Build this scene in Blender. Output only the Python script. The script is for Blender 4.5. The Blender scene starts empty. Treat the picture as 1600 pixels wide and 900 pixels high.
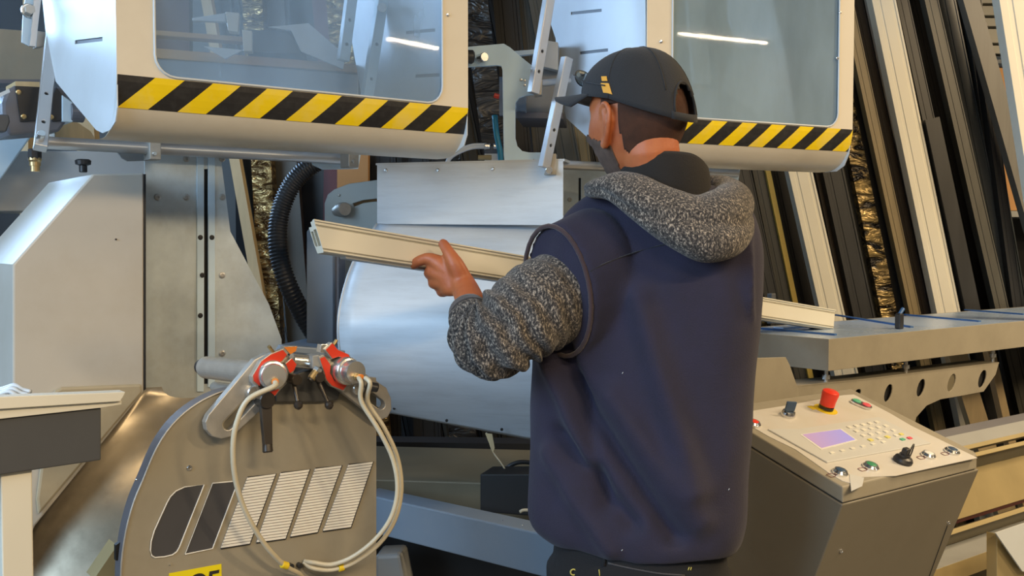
import bpy, bmesh, math, random
from mathutils import Vector as V, Matrix, noise
random.seed(7)
SC = bpy.context.scene
COL = SC.collection
PI = math.pi

# ------------------------------------------------------------------ camera
CAMP = V((0, 0, 1.5)); TH = math.atan(70/1600)
cam = bpy.data.cameras.new('camera'); cam.lens = 36; cam.sensor_width = 36; cam.clip_start = .05
camo = bpy.data.objects.new('camera', cam); COL.objects.link(camo)
camo.location = CAMP; camo.rotation_euler = (PI/2 - TH, 0, 0)
SC.camera = camo

# ------------------------------------------------------------------ world and light
w = bpy.data.worlds.new('world'); SC.world = w; w.use_nodes = True
w.node_tree.nodes['Background'].inputs[0].default_value = (.62, .72, .9, 1)
w.node_tree.nodes['Background'].inputs[1].default_value = .35
SC.view_settings.view_transform = 'Standard'; SC.view_settings.look = 'None'
SC.view_settings.gamma = 1; SC.view_settings.use_curve_mapping = False
SC.view_settings.exposure = 0.08
def area(name, loc, target, sx, sy, power, col):
    l = bpy.data.lights.new(name, 'AREA'); l.shape = 'RECTANGLE'; l.size = sx; l.size_y = sy
    l.energy = power; l.color = col
    o = bpy.data.objects.new(name, l); COL.objects.link(o); o.location = loc
    d = V(target) - V(loc)
    o.rotation_euler = d.to_track_quat('-Z', 'Y').to_euler(); return o
area('window_light', (-3.45, .2, 2.5), (0, 2.0, 1.3), 5.4, 1.9, 310, (.54, .76, 1))
area('back_window_light', (-3.45, 4.3, 2.8), (0.4, 2.6, 1.2), 1.8, 1.3, 150, (.42, .66, 1))
LAMPS = [(1.9, -.9, 3.3), (3.3, .7, 3.3), (.3, -1.8, 3.3), (3.2, 2.6, 3.3)]
for i, (x, y, z) in enumerate(LAMPS):
    area('lamp_light', (x, y, z - .06), (x, y, 0), 1.4, .12, [110, 70, 75, 100][i], (1, .75, .45))
_s = area('hung_tube_light', (5.06, .395, 3.0), (5.06, .395, 0), .8, .02, 11, (1, .80, .52)); _s.rotation_euler.z = math.atan2(.35, .72)

# ------------------------------------------------------------------ helpers
FW = V((0, math.cos(TH), -math.sin(TH))); UP = V((0, math.sin(TH), math.cos(TH)))
def ray(px, py): return FW*1600 + V((1, 0, 0))*(px-800) + UP*(450-py)
def W(px, py, Y):
    r = ray(px, py); return CAMP + r*(Y/r.y)
def hit(px, py, pl):
    p, n = pl; r = ray(px, py); return CAMP + r*((p-CAMP).dot(n)/r.dot(n))
def hd(deg): return V((math.sin(math.radians(deg)), math.cos(math.radians(deg)), 0))
A = hd(52.7); B = hd(-37.3); Z = V((0, 0, 1))
def vplane(px, Y, d, off=0):            # upright plane holding horizontal direction d; off moves it away from the camera
    n = V((-d.y, d.x, 0)); n = n if n.y > 0 else -n
    return (W(px, 380, Y) + n*off, n)
def hplane(z): return (V((0, 0, z)), Z.copy())

ROOTLOC = {}
def tag(o, label=None, cat=None, group=None, kind=None):
    if label: o['label'] = label
    if cat: o['category'] = cat
    if group: o['group'] = group
    if kind: o['kind'] = kind
    return o
def thing(name, label, cat, loc, group=None):
    o = bpy.data.objects.new(name, None); COL.objects.link(o); o.location = loc; o.empty_display_size = .05
    ROOTLOC[o.name] = V(loc); return tag(o, label, cat, group)
def obj(name, bm, mat, parent=None, smooth=False, bev=0, label=None, cat=None, group=None, kind=None, solid=0, sub=0, wn=False):
    if bm.verts:
        if parent is not None: base = ROOTLOC[parent.name]
        else:
            mn = V([min(v.co[i] for v in bm.verts) for i in range(3)]); mx = V([max(v.co[i] for v in bm.verts) for i in range(3)])
            base = V(((mn.x+mx.x)/2, (mn.y+mx.y)/2, mn.z))
    else: base = V((0, 0, 0))
    for v in bm.verts: v.co -= base
    me = bpy.data.meshes.new(name)
    bmesh.ops.recalc_face_normals(bm, faces=bm.faces)
    bm.to_mesh(me); bm.free()
    mats = mat if isinstance(mat, (list, tuple)) else [mat]
    for m in mats: me.materials.append(m)
    if smooth:
        for p in me.polygons: p.use_smooth = True
    o = bpy.data.objects.new(name, me); COL.objects.link(o)
    if parent is not None: o.parent = parent
    else: o.location = base
    ROOTLOC[o.name] = base
    if solid:
        m = o.modifiers.new('s', 'SOLIDIFY'); m.thickness = solid; m.offset = 0
    if bev:
        m = o.modifiers.new('b', 'BEVEL'); m.width = bev; m.segments = 2; m.limit_method = 'ANGLE'; m.angle_limit = math.radians(40)
    if sub:
        m = o.modifiers.new('u', 'SUBSURF'); m.levels = sub; m.render_levels = sub
    return tag(o, label, cat, group, kind)
def NB(): return bmesh.new()

def cap_front(bm, pts, holes=()):
    b2 = bmesh.new(); edges = []
    for loop in [pts] + list(holes):
        vs = [b2.verts.new(p) for p in loop]
        for i in range(len(vs)): edges.append(b2.edges.new((vs[i], vs[(i+1) % len(vs)])))
    if not holes: b2.faces.new([v for v in b2.verts])
    else: bmesh.ops.triangle_fill(b2, edges=edges, use_beauty=True)
    me = bpy.data.meshes.new('t'); b2.to_mesh(me); b2.free(); bm.from_mesh(me); bpy.data.meshes.remove(me)
def prism(bm, pts, ext, holes=()):
    """closed solid: front loops, back loops, side walls"""
    for off in (V((0, 0, 0)), ext):
        cap_front(bm, [p+off for p in pts], [[p+off for p in h] for h in holes])
    for loop in [pts] + list(holes):
        vs = [bm.verts.new(p) for p in loop] + [bm.verts.new(p+ext) for p in loop]
        n = len(loop)
        for i in range(n): bm.faces.new((vs[i], vs[(i+1) % n], vs[n+(i+1) % n], vs[n+i]))
    bmesh.ops.remove_doubles(bm, verts=bm.verts, dist=1e-5)
    return bm
def PX(pts, pl): return [hit(x, y, pl) for x, y in pts]
def slab(name, pts, pl, thick, mat, parent=None, holes=(), ext=None, **k):
    bm = NB(); e = ext if ext is not None else pl[1]*thick
    prism(bm, PX(pts, pl), e, [PX(h, pl) for h in holes])
    return obj(name, bm, mat, parent, **k)
def add_box(bm, o, ax, ay, az):
    """box from corner o with three edge vectors"""
    c = [o, o+ax, o+ax+ay, o+ay]; vs = [bm.verts.new(p) for p in c] + [bm.verts.new(p+az) for p in c]
    for f in ((0, 1, 2, 3), (4, 5, 6, 7), (0, 1, 5, 4), (1, 2, 6, 5), (2, 3, 7, 6), (3, 0, 4, 7)): bm.faces.new([vs[i] for i in f])
    return bm
def box(name, o, ax, ay, az, mat, parent=None, **k): return obj(name, add_box(NB(), V(o), V(ax), V(ay), V(az)), mat, parent, **k)
def cbox(name, c, ax, ay, az, mat, parent=None, **k):
    ax, ay, az = V(ax), V(ay), V(az); return box(name, V(c)-(ax+ay+az)/2, ax, ay, az, mat, parent, **k)
def catmull(pts, n):
    out = []
    P = [pts[0]*2 - pts[1]] + list(pts) + [pts[-1]*2 - pts[-2]]
    for i in range(1, len(P)-2):
        for k in range(n):
            t = k/n; a, b, c, d = P[i-1], P[i], P[i+1], P[i+2]
            out.append(.5*((2*b) + (c-a)*t + (2*a-5*b+4*c-d)*t*t + (3*b-3*c+d-a)*t**3))
    out.append(pts[-1].copy()); return out
def cat1(vals, n):
    return [v.x for v in catmull([V((x, 0, 0)) for x in vals], n)]
def frames(pts):
    T = [(pts[min(i+1, len(pts)-1)] - pts[max(i-1, 0)]).normalized() for i in range(len(pts))]
    u = T[0].orthogonal().normalized(); out = []
    if abs(T[0].dot(Z)) < .9: u = (Z - T[0]*Z.dot(T[0])).normalized()
    for t in T:
        u = (u - t*u.dot(t)).normalized(); out.append((t, u, t.cross(u)))
    return out
def add_tube(bm, pts, r, seg=10, cap=True, closed=False, fn=None):
    fr = frames(pts); rings = []
    for i, (p, (t, u, v)) in enumerate(zip(pts, fr)):
        ri = r[i] if isinstance(r, (list, tuple)) else r
        ring = []
        for k in range(seg):
            a = 2*PI*k/seg; rr = ri if fn is None else ri*fn(i, a)
            ring.append(bm.verts.new(p + u*math.cos(a)*rr + v*math.sin(a)*rr))
        rings.append(ring)
    n = len(rings)
    for i in range(n if closed else n-1):
        a, b = rings[i], rings[(i+1) % n]
        for k in range(seg): bm.faces.new((a[k], a[(k+1) % seg], b[(k+1) % seg], b[k]))
    if cap and not closed: bm.faces.new(rings[0]); bm.faces.new(rings[-1])
    return bm
def add_lathe(bm, p0, p1, prof, seg=24):
    """prof: list of (t along p0->p1 in metres, radius)"""
    d = (p1-p0).normalized(); u = d.orthogonal().normalized(); v = d.cross(u); rings = []
    for t, r in prof: rings.append([bm.verts.new(p0 + d*t + (u*math.cos(2*PI*k/seg) + v*math.sin(2*PI*k/seg))*max(r, 1e-5)) for k in range(seg)])
    for a, b in zip(rings, rings[1:]):
        for k in range(seg): bm.faces.new((a[k], a[(k+1) % seg], b[(k+1) % seg], b[k]))
    bm.faces.new(rings[0]); bm.faces.new(rings[-1]); return bm
def tube(name, pts, r, mat, parent=None, seg=10, **k): return obj(name, add_tube(NB(), pts, r, seg), mat, parent, smooth=True, **k)
def rod(name, p0, p1, r, mat, parent=None, seg=20, bev=.0008, **k):
    return obj(name, add_lathe(NB(), p0, p1, [(0, r), ((p1-p0).length, r)], seg), mat, parent, smooth=False if bev else True, bev=0, **k) if False else obj(name, add_lathe(NB(), p0, p1, [(0, r*.9), (min(.0015, r*.2), r), ((p1-p0).length-min(.0015, r*.2), r), ((p1-p0).length, r*.9)], seg), mat, parent, wn=True, **k)
def add_grid(bm, rows, closed_u=False, closed_v=False):
    vs = [[bm.verts.new(p) for p in r] for r in rows]; n = len(vs); m = len(vs[0])
    for i in range(n if closed_v else n-1):
        for j in range(m if closed_u else m-1):
            try: bm.faces.new((vs[i][j], vs[i][(j+1) % m], vs[(i+1) % n][(j+1) % m], vs[(i+1) % n][j]))
            except ValueError: pass
    return vs
def smooth_ang(o, deg=35):
    me = o.data; b = bmesh.new(); b.from_mesh(me)
    for f in b.faces: f.smooth = True
    for e in b.edges:
        e.smooth = not (len(e.link_faces) == 2 and e.calc_face_angle(0) > math.radians(deg))
    b.to_mesh(me); b.free(); return o

# ------------------------------------------------------------------ materials
def mat(name, col, rough=.5, metal=0, var=.06, vs=3, bump=0, bs=40, dirt=None, ds=2.0, damt=.5, coat=0, stretch=None, rvar=.08):
    m = bpy.data.materials.new(name); m.use_nodes = True; N = m.node_tree.nodes; L = m.node_tree.links
    p = N['Principled BSDF']; p.inputs['Metallic'].default_value = metal; p.inputs['Roughness'].default_value = rough
    if coat: p.inputs['Coat Weight'].default_value = coat; p.inputs['Coat Roughness'].default_value = .15
    tc = N.new('ShaderNodeTexCoord'); mp = N.new('ShaderNodeMapping'); L.new(tc.outputs['Object'], mp.inputs[0])
    if stretch: mp.inputs['Scale'].default_value = stretch
    nz = N.new('ShaderNodeTexNoise'); nz.inputs['Scale'].default_value = vs; nz.inputs['Detail'].default_value = 6; nz.inputs['Roughness'].default_value = .6
    L.new(mp.outputs[0], nz.inputs['Vector'])
    cr = N.new('ShaderNodeValToRGB'); c = V(col[:3])
    cr.color_ramp.elements[0].position = .3; cr.color_ramp.elements[1].position = .7
    cr.color_ramp.elements[0].color = (*(c*(1-var)), 1); cr.color_ramp.elements[1].color = (*[min(1, q) for q in c*(1+var)], 1)
    L.new(nz.outputs[0], cr.inputs[0]); out = cr.outputs[0]
    if dirt:
        n2 = N.new('ShaderNodeTexNoise'); n2.inputs['Scale'].default_value = ds; n2.inputs['Detail'].default_value = 9; n2.inputs['Roughness'].default_value = .65
        L.new(mp.outputs[0], n2.inputs['Vector'])
        r2 = N.new('ShaderNodeValToRGB'); r2.color_ramp.elements[0].position = .45; r2.color_ramp.elements[1].position = .75
        r2.color_ramp.elements[0].color = (0, 0, 0, 1); r2.color_ramp.elements[1].color = (damt, damt, damt, 1)
        L.new(n2.outputs[0], r2.inputs[0]); mx = N.new('ShaderNodeMixRGB'); L.new(r2.outputs[0], mx.inputs[0]); L.new(out, mx.inputs[1]); mx.inputs[2].default_value = (*dirt, 1); out = mx.outputs[0]
    L.new(out, p.inputs['Base Color'])
    if rvar:
        mr = N.new('ShaderNodeMapRange'); mr.inputs[3].default_value = max(.02, rough-rvar); mr.inputs[4].default_value = min(1, rough+rvar)
        L.new(nz.outputs[0], mr.inputs[0]); L.new(mr.outputs[0], p.inputs['Roughness'])
    if bump:
        n3 = N.new('ShaderNodeTexNoise'); n3.inputs['Scale'].default_value = bs; n3.inputs['Detail'].default_value = 4; L.new(mp.outputs[0], n3.inputs['Vector'])
        b = N.new('ShaderNodeBump'); b.inputs['Strength'].default_value = bump; b.inputs['Distance'].default_value = .004; L.new(n3.outputs[0], b.inputs['Height']); L.new(b.outputs[0], p.inputs['Normal'])
    return m
M = {}
M['cream'] = mat('warm_tinted_offwhite', (.74, .68, .56), .38, var=.03, dirt=(.30, .24, .16), ds=2.5, damt=.25)  # off-white guard paint with the warm indoor light put into its tone
M['cabinet'] = mat('cabinet_cream', (.55, .52, .46), .38, var=.05, dirt=(.34, .27, .16), ds=2.2, damt=.4)
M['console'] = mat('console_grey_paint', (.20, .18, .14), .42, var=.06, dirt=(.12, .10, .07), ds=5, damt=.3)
M['flange'] = mat('dusty_flange', (.40, .34, .23), .5, var=.15, dirt=(.2, .15, .08), ds=6, damt=.6)
M['white'] = mat('cool_tinted_white', (.62, .67, .71), .36, var=.03, dirt=(.35, .33, .3), ds=4, damt=.2)  # white with the cool window light on the guard sides put into it
M['cover'] = mat('cover_paint', (.68, .75, .82), .34, var=.04, dirt=(.3, .31, .33), ds=5, damt=.3, stretch=(1, 1, 8))  # blue cast of the daylight mixed into the white of the cover
M['gal'] = mat('galvanised_steel', (.60, .67, .69), .42, .25, var=.2, vs=7, dirt=(.30, .27, .20), ds=2.2, damt=.75, bump=.04, bs=60)
M['chute'] = mat('worn_sheet_metal', (.50, .43, .32), .36, .6, var=.2, vs=5, dirt=(.16, .12, .08), ds=4, damt=.8, bump=.1, bs=30)
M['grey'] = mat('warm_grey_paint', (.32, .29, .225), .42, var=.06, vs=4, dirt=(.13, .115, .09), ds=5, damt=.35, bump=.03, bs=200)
M['greyd'] = mat('dark_grey_paint', (.07, .072, .075), .5, var=.1)
M['edge'] = mat('slate_edge_paint', (.15, .15, .17), .4, var=.1)
M['blue_grey'] = mat('blue_grey_paint', (.20, .245, .30), .35, var=.06, dirt=(.3, .3, .3), ds=20, damt=.1)
M['mid_grey'] = mat('mid_grey_paint', (.30, .31, .31), .45, var=.08)
M['plate'] = mat('zinc_plate', (.58, .72, .82), .38, 0, var=.06, vs=8)  # light blue that the window throws on these plates, put into the colour
M['bar'] = mat('aluminium_bar', (.55, .55, .55), .36, .6, var=.08)
M['steel'] = mat('bright_steel', (.72, .72, .70), .25, .9, var=.06)
M['dull'] = mat('dull_aluminium', (.48, .46, .42), .42, .55, var=.1, vs=20, dirt=(.25, .22, .18), ds=15, damt=.4)
M['dark'] = mat('black_plastic', (.025, .025, .027), .4, var=.2)
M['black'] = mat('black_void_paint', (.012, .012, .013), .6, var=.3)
M['lever'] = mat('dark_bronze_lever', (.05, .042, .035), .3, .3, var=.2)
M['red'] = mat('red_clamp_paint', (.72, .05, .02), .35, var=.08)
M['orange'] = mat('orange_plastic', (.75, .22, .03), .4)
M['brass'] = mat('brass', (.5, .37, .18), .35, .8)
M['hose'] = mat('milky_hose', (.60, .54, .40), .35, var=.08, vs=15)
M['yellow'] = mat('tape_yellow', (.95, .68, .005), .4, var=.07, vs=10, dirt=(.8, .66, .3), ds=12, damt=.5)
M['tapeblack'] = mat('tape_black', (.02, .02, .022), .4, var=.2, dirt=(.3, .3, .3), ds=60, damt=.06)
M['sticker'] = mat('sticker_yellow', (.85, .72, .01), .4, var=.03)
M['ventwhite'] = mat('vent_white', (.86, .84, .78), .5, var=.04)
M['ventdark'] = mat('vent_dark', (.065, .065, .072), .45, var=.15)
M['pvc'] = mat('cream_pvc', (.74, .71, .60), .34, var=.02)
M['pvcgroove'] = mat('pvc_gasket', (.30, .28, .22), .5)
M['pvcend'] = mat('pvc_cut_end', (.55, .55, .55), .5, var=.2)
M['wood'] = mat('pale_wood', (.62, .47, .26), .55, var=.12, vs=6, stretch=(6, 6, .6))
M['card'] = mat('cardboard', (.50, .27, .11), .75, var=.1)
M['maroon'] = mat('maroon_paint', (.14, .03, .035), .5)
M['bracket'] = mat('bracket_window_tint', (.62, .82, .98), .4, 0, var=.03)  # blue window light on the C bracket worked into its colour
M['zinc'] = mat('grey_green_zinc', (.36, .38, .36), .45, .2, var=.1)
M['bluelit_sheet'] = mat('roller_table_sheet', (.42, .55, .76), .28, .3, var=.06)  # blue reflection on the table top put into the base colour
M['bluestrip'] = mat('blue_strip', (.04, .12, .30), .4)
M['gold'] = mat('anodised_tan', (.52, .42, .22), .32, .45, var=.12, vs=4, stretch=(1, 1, 1))
M['goldb'] = mat('tan_edge_highlight', (.75, .62, .34), .3, .5)  # highlight along the bed edges, put in as a lighter tan
M['olive'] = mat('olive_grey_steel', (.17, .15, .10), .5, .2, var=.15)
M['label'] = mat('console_label', (.62, .60, .56), .42, var=.03, dirt=(.45, .36, .22), ds=6, damt=.35)
M['panel'] = mat('console_keypad', (.60, .61, .60), .4, var=.02)
M['key'] = mat('keypad_key', (.78, .77, .70), .4)
M['keyy'] = mat('keypad_yellow', (.75, .68, .20), .4)
M['keyg'] = mat('keypad_green', (.10, .45, .28), .4)
M['keyr'] = mat('keypad_red', (.75, .10, .14), .4)
M['estop'] = mat('emergency_red', (.80, .045, .02), .3)
M['warn'] = mat('warning_yellow', (.80, .58, .02), .5)
M['chrome'] = mat('chrome_ring', (.8, .8, .8), .18, 1)
M['green'] = mat('button_green', (.05, .28, .14), .35)
M['bblue'] = mat('button_blue', (.04, .08, .15), .3)
M['bwhite'] = mat('button_white', (.8, .8, .78), .3)
M['teal'] = mat('teal_cable', (.02, .22, .32), .4)
M['concrete'] = mat('concrete_floor', (.08, .075, .065), .7, var=.2, vs=2, bump=.2)
M['wall'] = mat('workshop_wall', (.16, .15, .13), .8, var=.08, bump=.1)
M['ceil'] = mat('ceiling_paint', (.20, .19, .17), .8)
M['sheets'] = mat('stacked_white_board', (.40, .40, .37), .6, var=.05)
M['navybag'] = mat('navy_plastic', (.05, .075, .12), .35, bump=.8, bs=25)

def mat_foil(name, c0, c1, rough=.22, metal=.7, sc=14):
    m = bpy.data.materials.new(name); m.use_nodes = True; N = m.node_tree.nodes; L = m.node_tree.links; p = N['Principled BSDF']
    tc = N.new('ShaderNodeTexCoord'); mp = N.new('ShaderNodeMapping'); mp.inputs['Rotation'].default_value = (.3, .5, .2); mp.inputs['Scale'].default_value = (1, 1, 2.6); L.new(tc.outputs['Object'], mp.inputs[0])
    nz = N.new('ShaderNodeTexNoise'); nz.inputs['Scale'].default_value = sc; nz.inputs['Detail'].default_value = 3; nz.inputs['Distortion'].default_value = 1.2; L.new(mp.outputs[0], nz.inputs['Vector'])
    cr = N.new('ShaderNodeValToRGB'); cr.color_ramp.elements[0].position = .4; cr.color_ramp.elements[1].position = .62; cr.color_ramp.elements[0].color = (*c0, 1); cr.color_ramp.elements[1].color = (*c1, 1)
    L.new(nz.outputs[0], cr.inputs[0]); L.new(cr.outputs[0], p.inputs['Base Color']); p.inputs['Metallic'].default_value = metal; p.inputs['Roughness'].default_value = rough
    b = N.new('ShaderNodeBump'); b.inputs['Strength'].default_value = 1; b.inputs['Distance'].default_value = .03; L.new(nz.outputs[0], b.inputs['Height']); L.new(b.outputs[0], p.inputs['Normal']); return m
M['foil'] = mat_foil('brown_gold_film', (.10, .055, .02), (.62, .45, .2))
M['foil2'] = mat_foil('dark_gold_film', (.008, .006, .005), (.42, .30, .12), .25, .5, 9)
M['film'] = mat_foil('black_plastic_film', (.012, .011, .011), (.05, .045, .04), .3, .1, 6)

def mat_pane(h0=.22, h1=.46):
    m = bpy.data.materials.new('hazy_bluelit_plastic'); m.use_nodes = True; N = m.node_tree.nodes; L = m.node_tree.links
    N.remove(N['Principled BSDF']); out = N['Material Output']
    tr = N.new('ShaderNodeBsdfTransparent'); tr.inputs[0].default_value = (.93, .95, .97, 1)
    df = N.new('ShaderNodeBsdfDiffuse'); df.inputs[0].default_value = (.60, .82, 1, 1)  # milky haze, with bluish reflected light put into its colour
    tl = N.new('ShaderNodeBsdfTranslucent'); tl.inputs[0].default_value = (.60, .82, 1, 1)
    gl = N.new('ShaderNodeBsdfGlossy'); gl.inputs['Roughness'].default_value = .03
    tc = N.new('ShaderNodeTexCoord'); mp = N.new('ShaderNodeMapping'); mp.inputs['Scale'].default_value = (1, 1, .4); L.new(tc.outputs['Object'], mp.inputs[0])
    nz = N.new('ShaderNodeTexNoise'); nz.inputs['Scale'].default_value = 7; nz.inputs['Detail'].default_value = 8; L.new(mp.outputs[0], nz.inputs['Vector'])
    mr = N.new('ShaderNodeMapRange'); mr.inputs[1].default_value = .3; mr.inputs[2].default_value = .75; mr.inputs[3].default_value = h0; mr.inputs[4].default_value = h1; L.new(nz.outputs[0], mr.inputs[0])
    a0 = N.new('ShaderNodeMixShader'); L.new(df.outputs[0], a0.inputs[1]); L.new(tl.outputs[0], a0.inputs[2]); a0.inputs[0].default_value = .5
    a = N.new('ShaderNodeMixShader'); L.new(mr.outputs[0], a.inputs[0]); L.new(tr.outputs[0], a.inputs[1]); L.new(a0.outputs[0], a.inputs[2])
    fr = N.new('ShaderNodeFresnel'); fr.inputs[0].default_value = 1.5
    b = N.new('ShaderNodeMixShader'); L.new(fr.outputs[0], b.inputs[0]); L.new(a.outputs[0], b.inputs[1]); L.new(gl.outputs[0], b.inputs[2]); L.new(b.outputs[0], out.inputs[0]); return m
M['pane'] = mat_pane(.17, .36); M['pane2'] = mat_pane(.45, .70)  # thicker haze brightens the pane of the dim second guard
def mat_emit(name, c0, c1, st):
    m = bpy.data.materials.new(name); m.use_nodes = True; N = m.node_tree.nodes; L = m.node_tree.links; p = N['Principled BSDF']
    tc = N.new('ShaderNodeTexCoord'); g = N.new('ShaderNodeTexGradient'); mp = N.new('ShaderNodeMapping'); mp.inputs['Rotation'].default_value = (0, 0, PI/2); L.new(tc.outputs['Generated'], mp.inputs[0]); L.new(mp.outputs[0], g.inputs[0])
    cr = N.new('ShaderNodeValToRGB'); cr.color_ramp.elements[0].color = (*c0, 1); cr.color_ramp.elements[1].color = (*c1, 1); L.new(tc.outputs['Generated'], g.inputs[0])
    L.new(g.outputs[0], cr.inputs[0]); L.new(cr.outputs[0], p.inputs['Emission Color']); p.inputs['Emission Strength'].default_value = st; p.inputs['Base Color'].default_value = (.2, .2, .25, 1); p.inputs['Roughness'].default_value = .2; return m
M['screen'] = mat_emit('lcd_screen', (.75, .35, .55), (.42, .35, .95), .55)
M['tubelight'] = mat_emit('lamp_tube', (1, .85, .6), (1, .85, .6), 3)

def screw(parent, p, n, r=.005, m='dull', name='screw'):
    n = n.normalized(); bm = add_lathe(NB(), p - n*.001, p + n*.01, [(0, r), (.0025, r), (.004, r*.75), (.0042, r*.4), (.003, r*.35)], 12)
    return smooth_ang(obj(name, bm, M[m], parent))
def circ(c, r, n=16, u=V((1, 0, 0)), v=Z): return [c + u*math.cos(2*PI*k/n)*r + v*math.sin(2*PI*k/n)*r for k in range(n)]
def rrect(pts_fn, x0, x1, y0, y1, r, n=5):
    out = []
    for cx, cy, a0 in ((x1-r, y0+r, -90), (x1-r, y1-r, 0), (x0+r, y1-r, 90), (x0+r, y0+r, 180)):
        for k in range(n+1):
            a = math.radians(a0 + 90*k/n); out.append(pts_fn(cx+r*math.cos(a), cy+r*math.sin(a)))
    return out

# ------------------------------------------------------------------ room
def struct(name, o, ax, ay, az, m): return box(name, o, ax, ay, az, M[m], kind='structure')
struct('floor', (-3.7, -3.5, -.1), (9.4, 0, 0), (0, 9.2, 0), (0, 0, .1), 'concrete')
struct('ceiling', (-3.7, -3.5, 3.6), (9.4, 0, 0), (0, 9.2, 0), (0, 0, .1), 'ceil')
struct('wall_back', (-3.7, 5.6, 0), (9.4, 0, 0), (0, .1, 0), (0, 0, 3.6), 'wall')
struct('wall_front', (-3.7, -3.6, 0), (9.4, 0, 0), (0, .1, 0), (0, 0, 3.6), 'wall')
struct('wall_right', (5.6, -3.5, 0), (.1, 0, 0), (0, 9.1, 0), (0, 0, 3.6), 'wall')
struct('wall_left', (-3.7, -3.5, 0), (.1, 0, 0), (0, 9.1, 0), (0, 0, 3.6), 'wall')
for i, (y0, y1, z0, z1) in enumerate(((-2.5, 2.95, 1.5, 3.5), (3.45, 5.15, 2.15, 3.5))):
    fr = NB()
    for a, b, c, d in ((y0, y1, z0, z0+.06), (y0, y1, z1-.06, z1), (y0, y0+.06, z0, z1), (y1-.06, y1, z0, z1), ((y0+y1)/2-.03, (y0+y1)/2+.03, z0, z1)):
        add_box(fr, V((-3.6, a, c)), V((.06, 0, 0)), V((0, b-a, 0)), V((0, 0, d-c)))
    obj('window_%d' % (i+1), fr, M['cream'], kind='structure')
for i, (x, y, z) in enumerate(LAMPS):
    lt = thing('ceiling_lamp', ['fluorescent ceiling lamp behind the camera, right of centre', 'fluorescent ceiling lamp high above the control console side', 'fluorescent ceiling lamp farthest behind the camera', 'fluorescent ceiling lamp nearest the rack of profiles'][i], 'lamp', (x, y, 3.42), 'fluorescent lamps on the ceiling')
    cbox('housing', (x, y, z+.05), (1.5, 0, 0), (0, .16, 0), (0, 0, .07), M['white'], lt, bev=.006)
    for s in (-1, 1): rod('chain', V((x+s*.6, y, 3.36)), V((x+s*.6, y, 3.6)), .004, M['steel'], lt, seg=6)
ht = thing('ceiling_lamp', 'slim fluorescent tube lamp hung low near the right wall', 'lamp', (5.06, .395, 3.02), 'fluorescent lamps on the ceiling')
hx = V((.72, .35, 0)).normalized(); cbox('housing', (5.06, .395, 3.04), hx*.86, Z.cross(hx)*.06, Z*.04, M['white'], ht, bev=.006)
for s in (-1, 1): rod('chain', V((5.06, .395, 3.06)) + hx*.35*s, V((5.06, .395, 3.6)) + hx*.35*s, .004, M['steel'], ht, seg=6)

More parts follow.
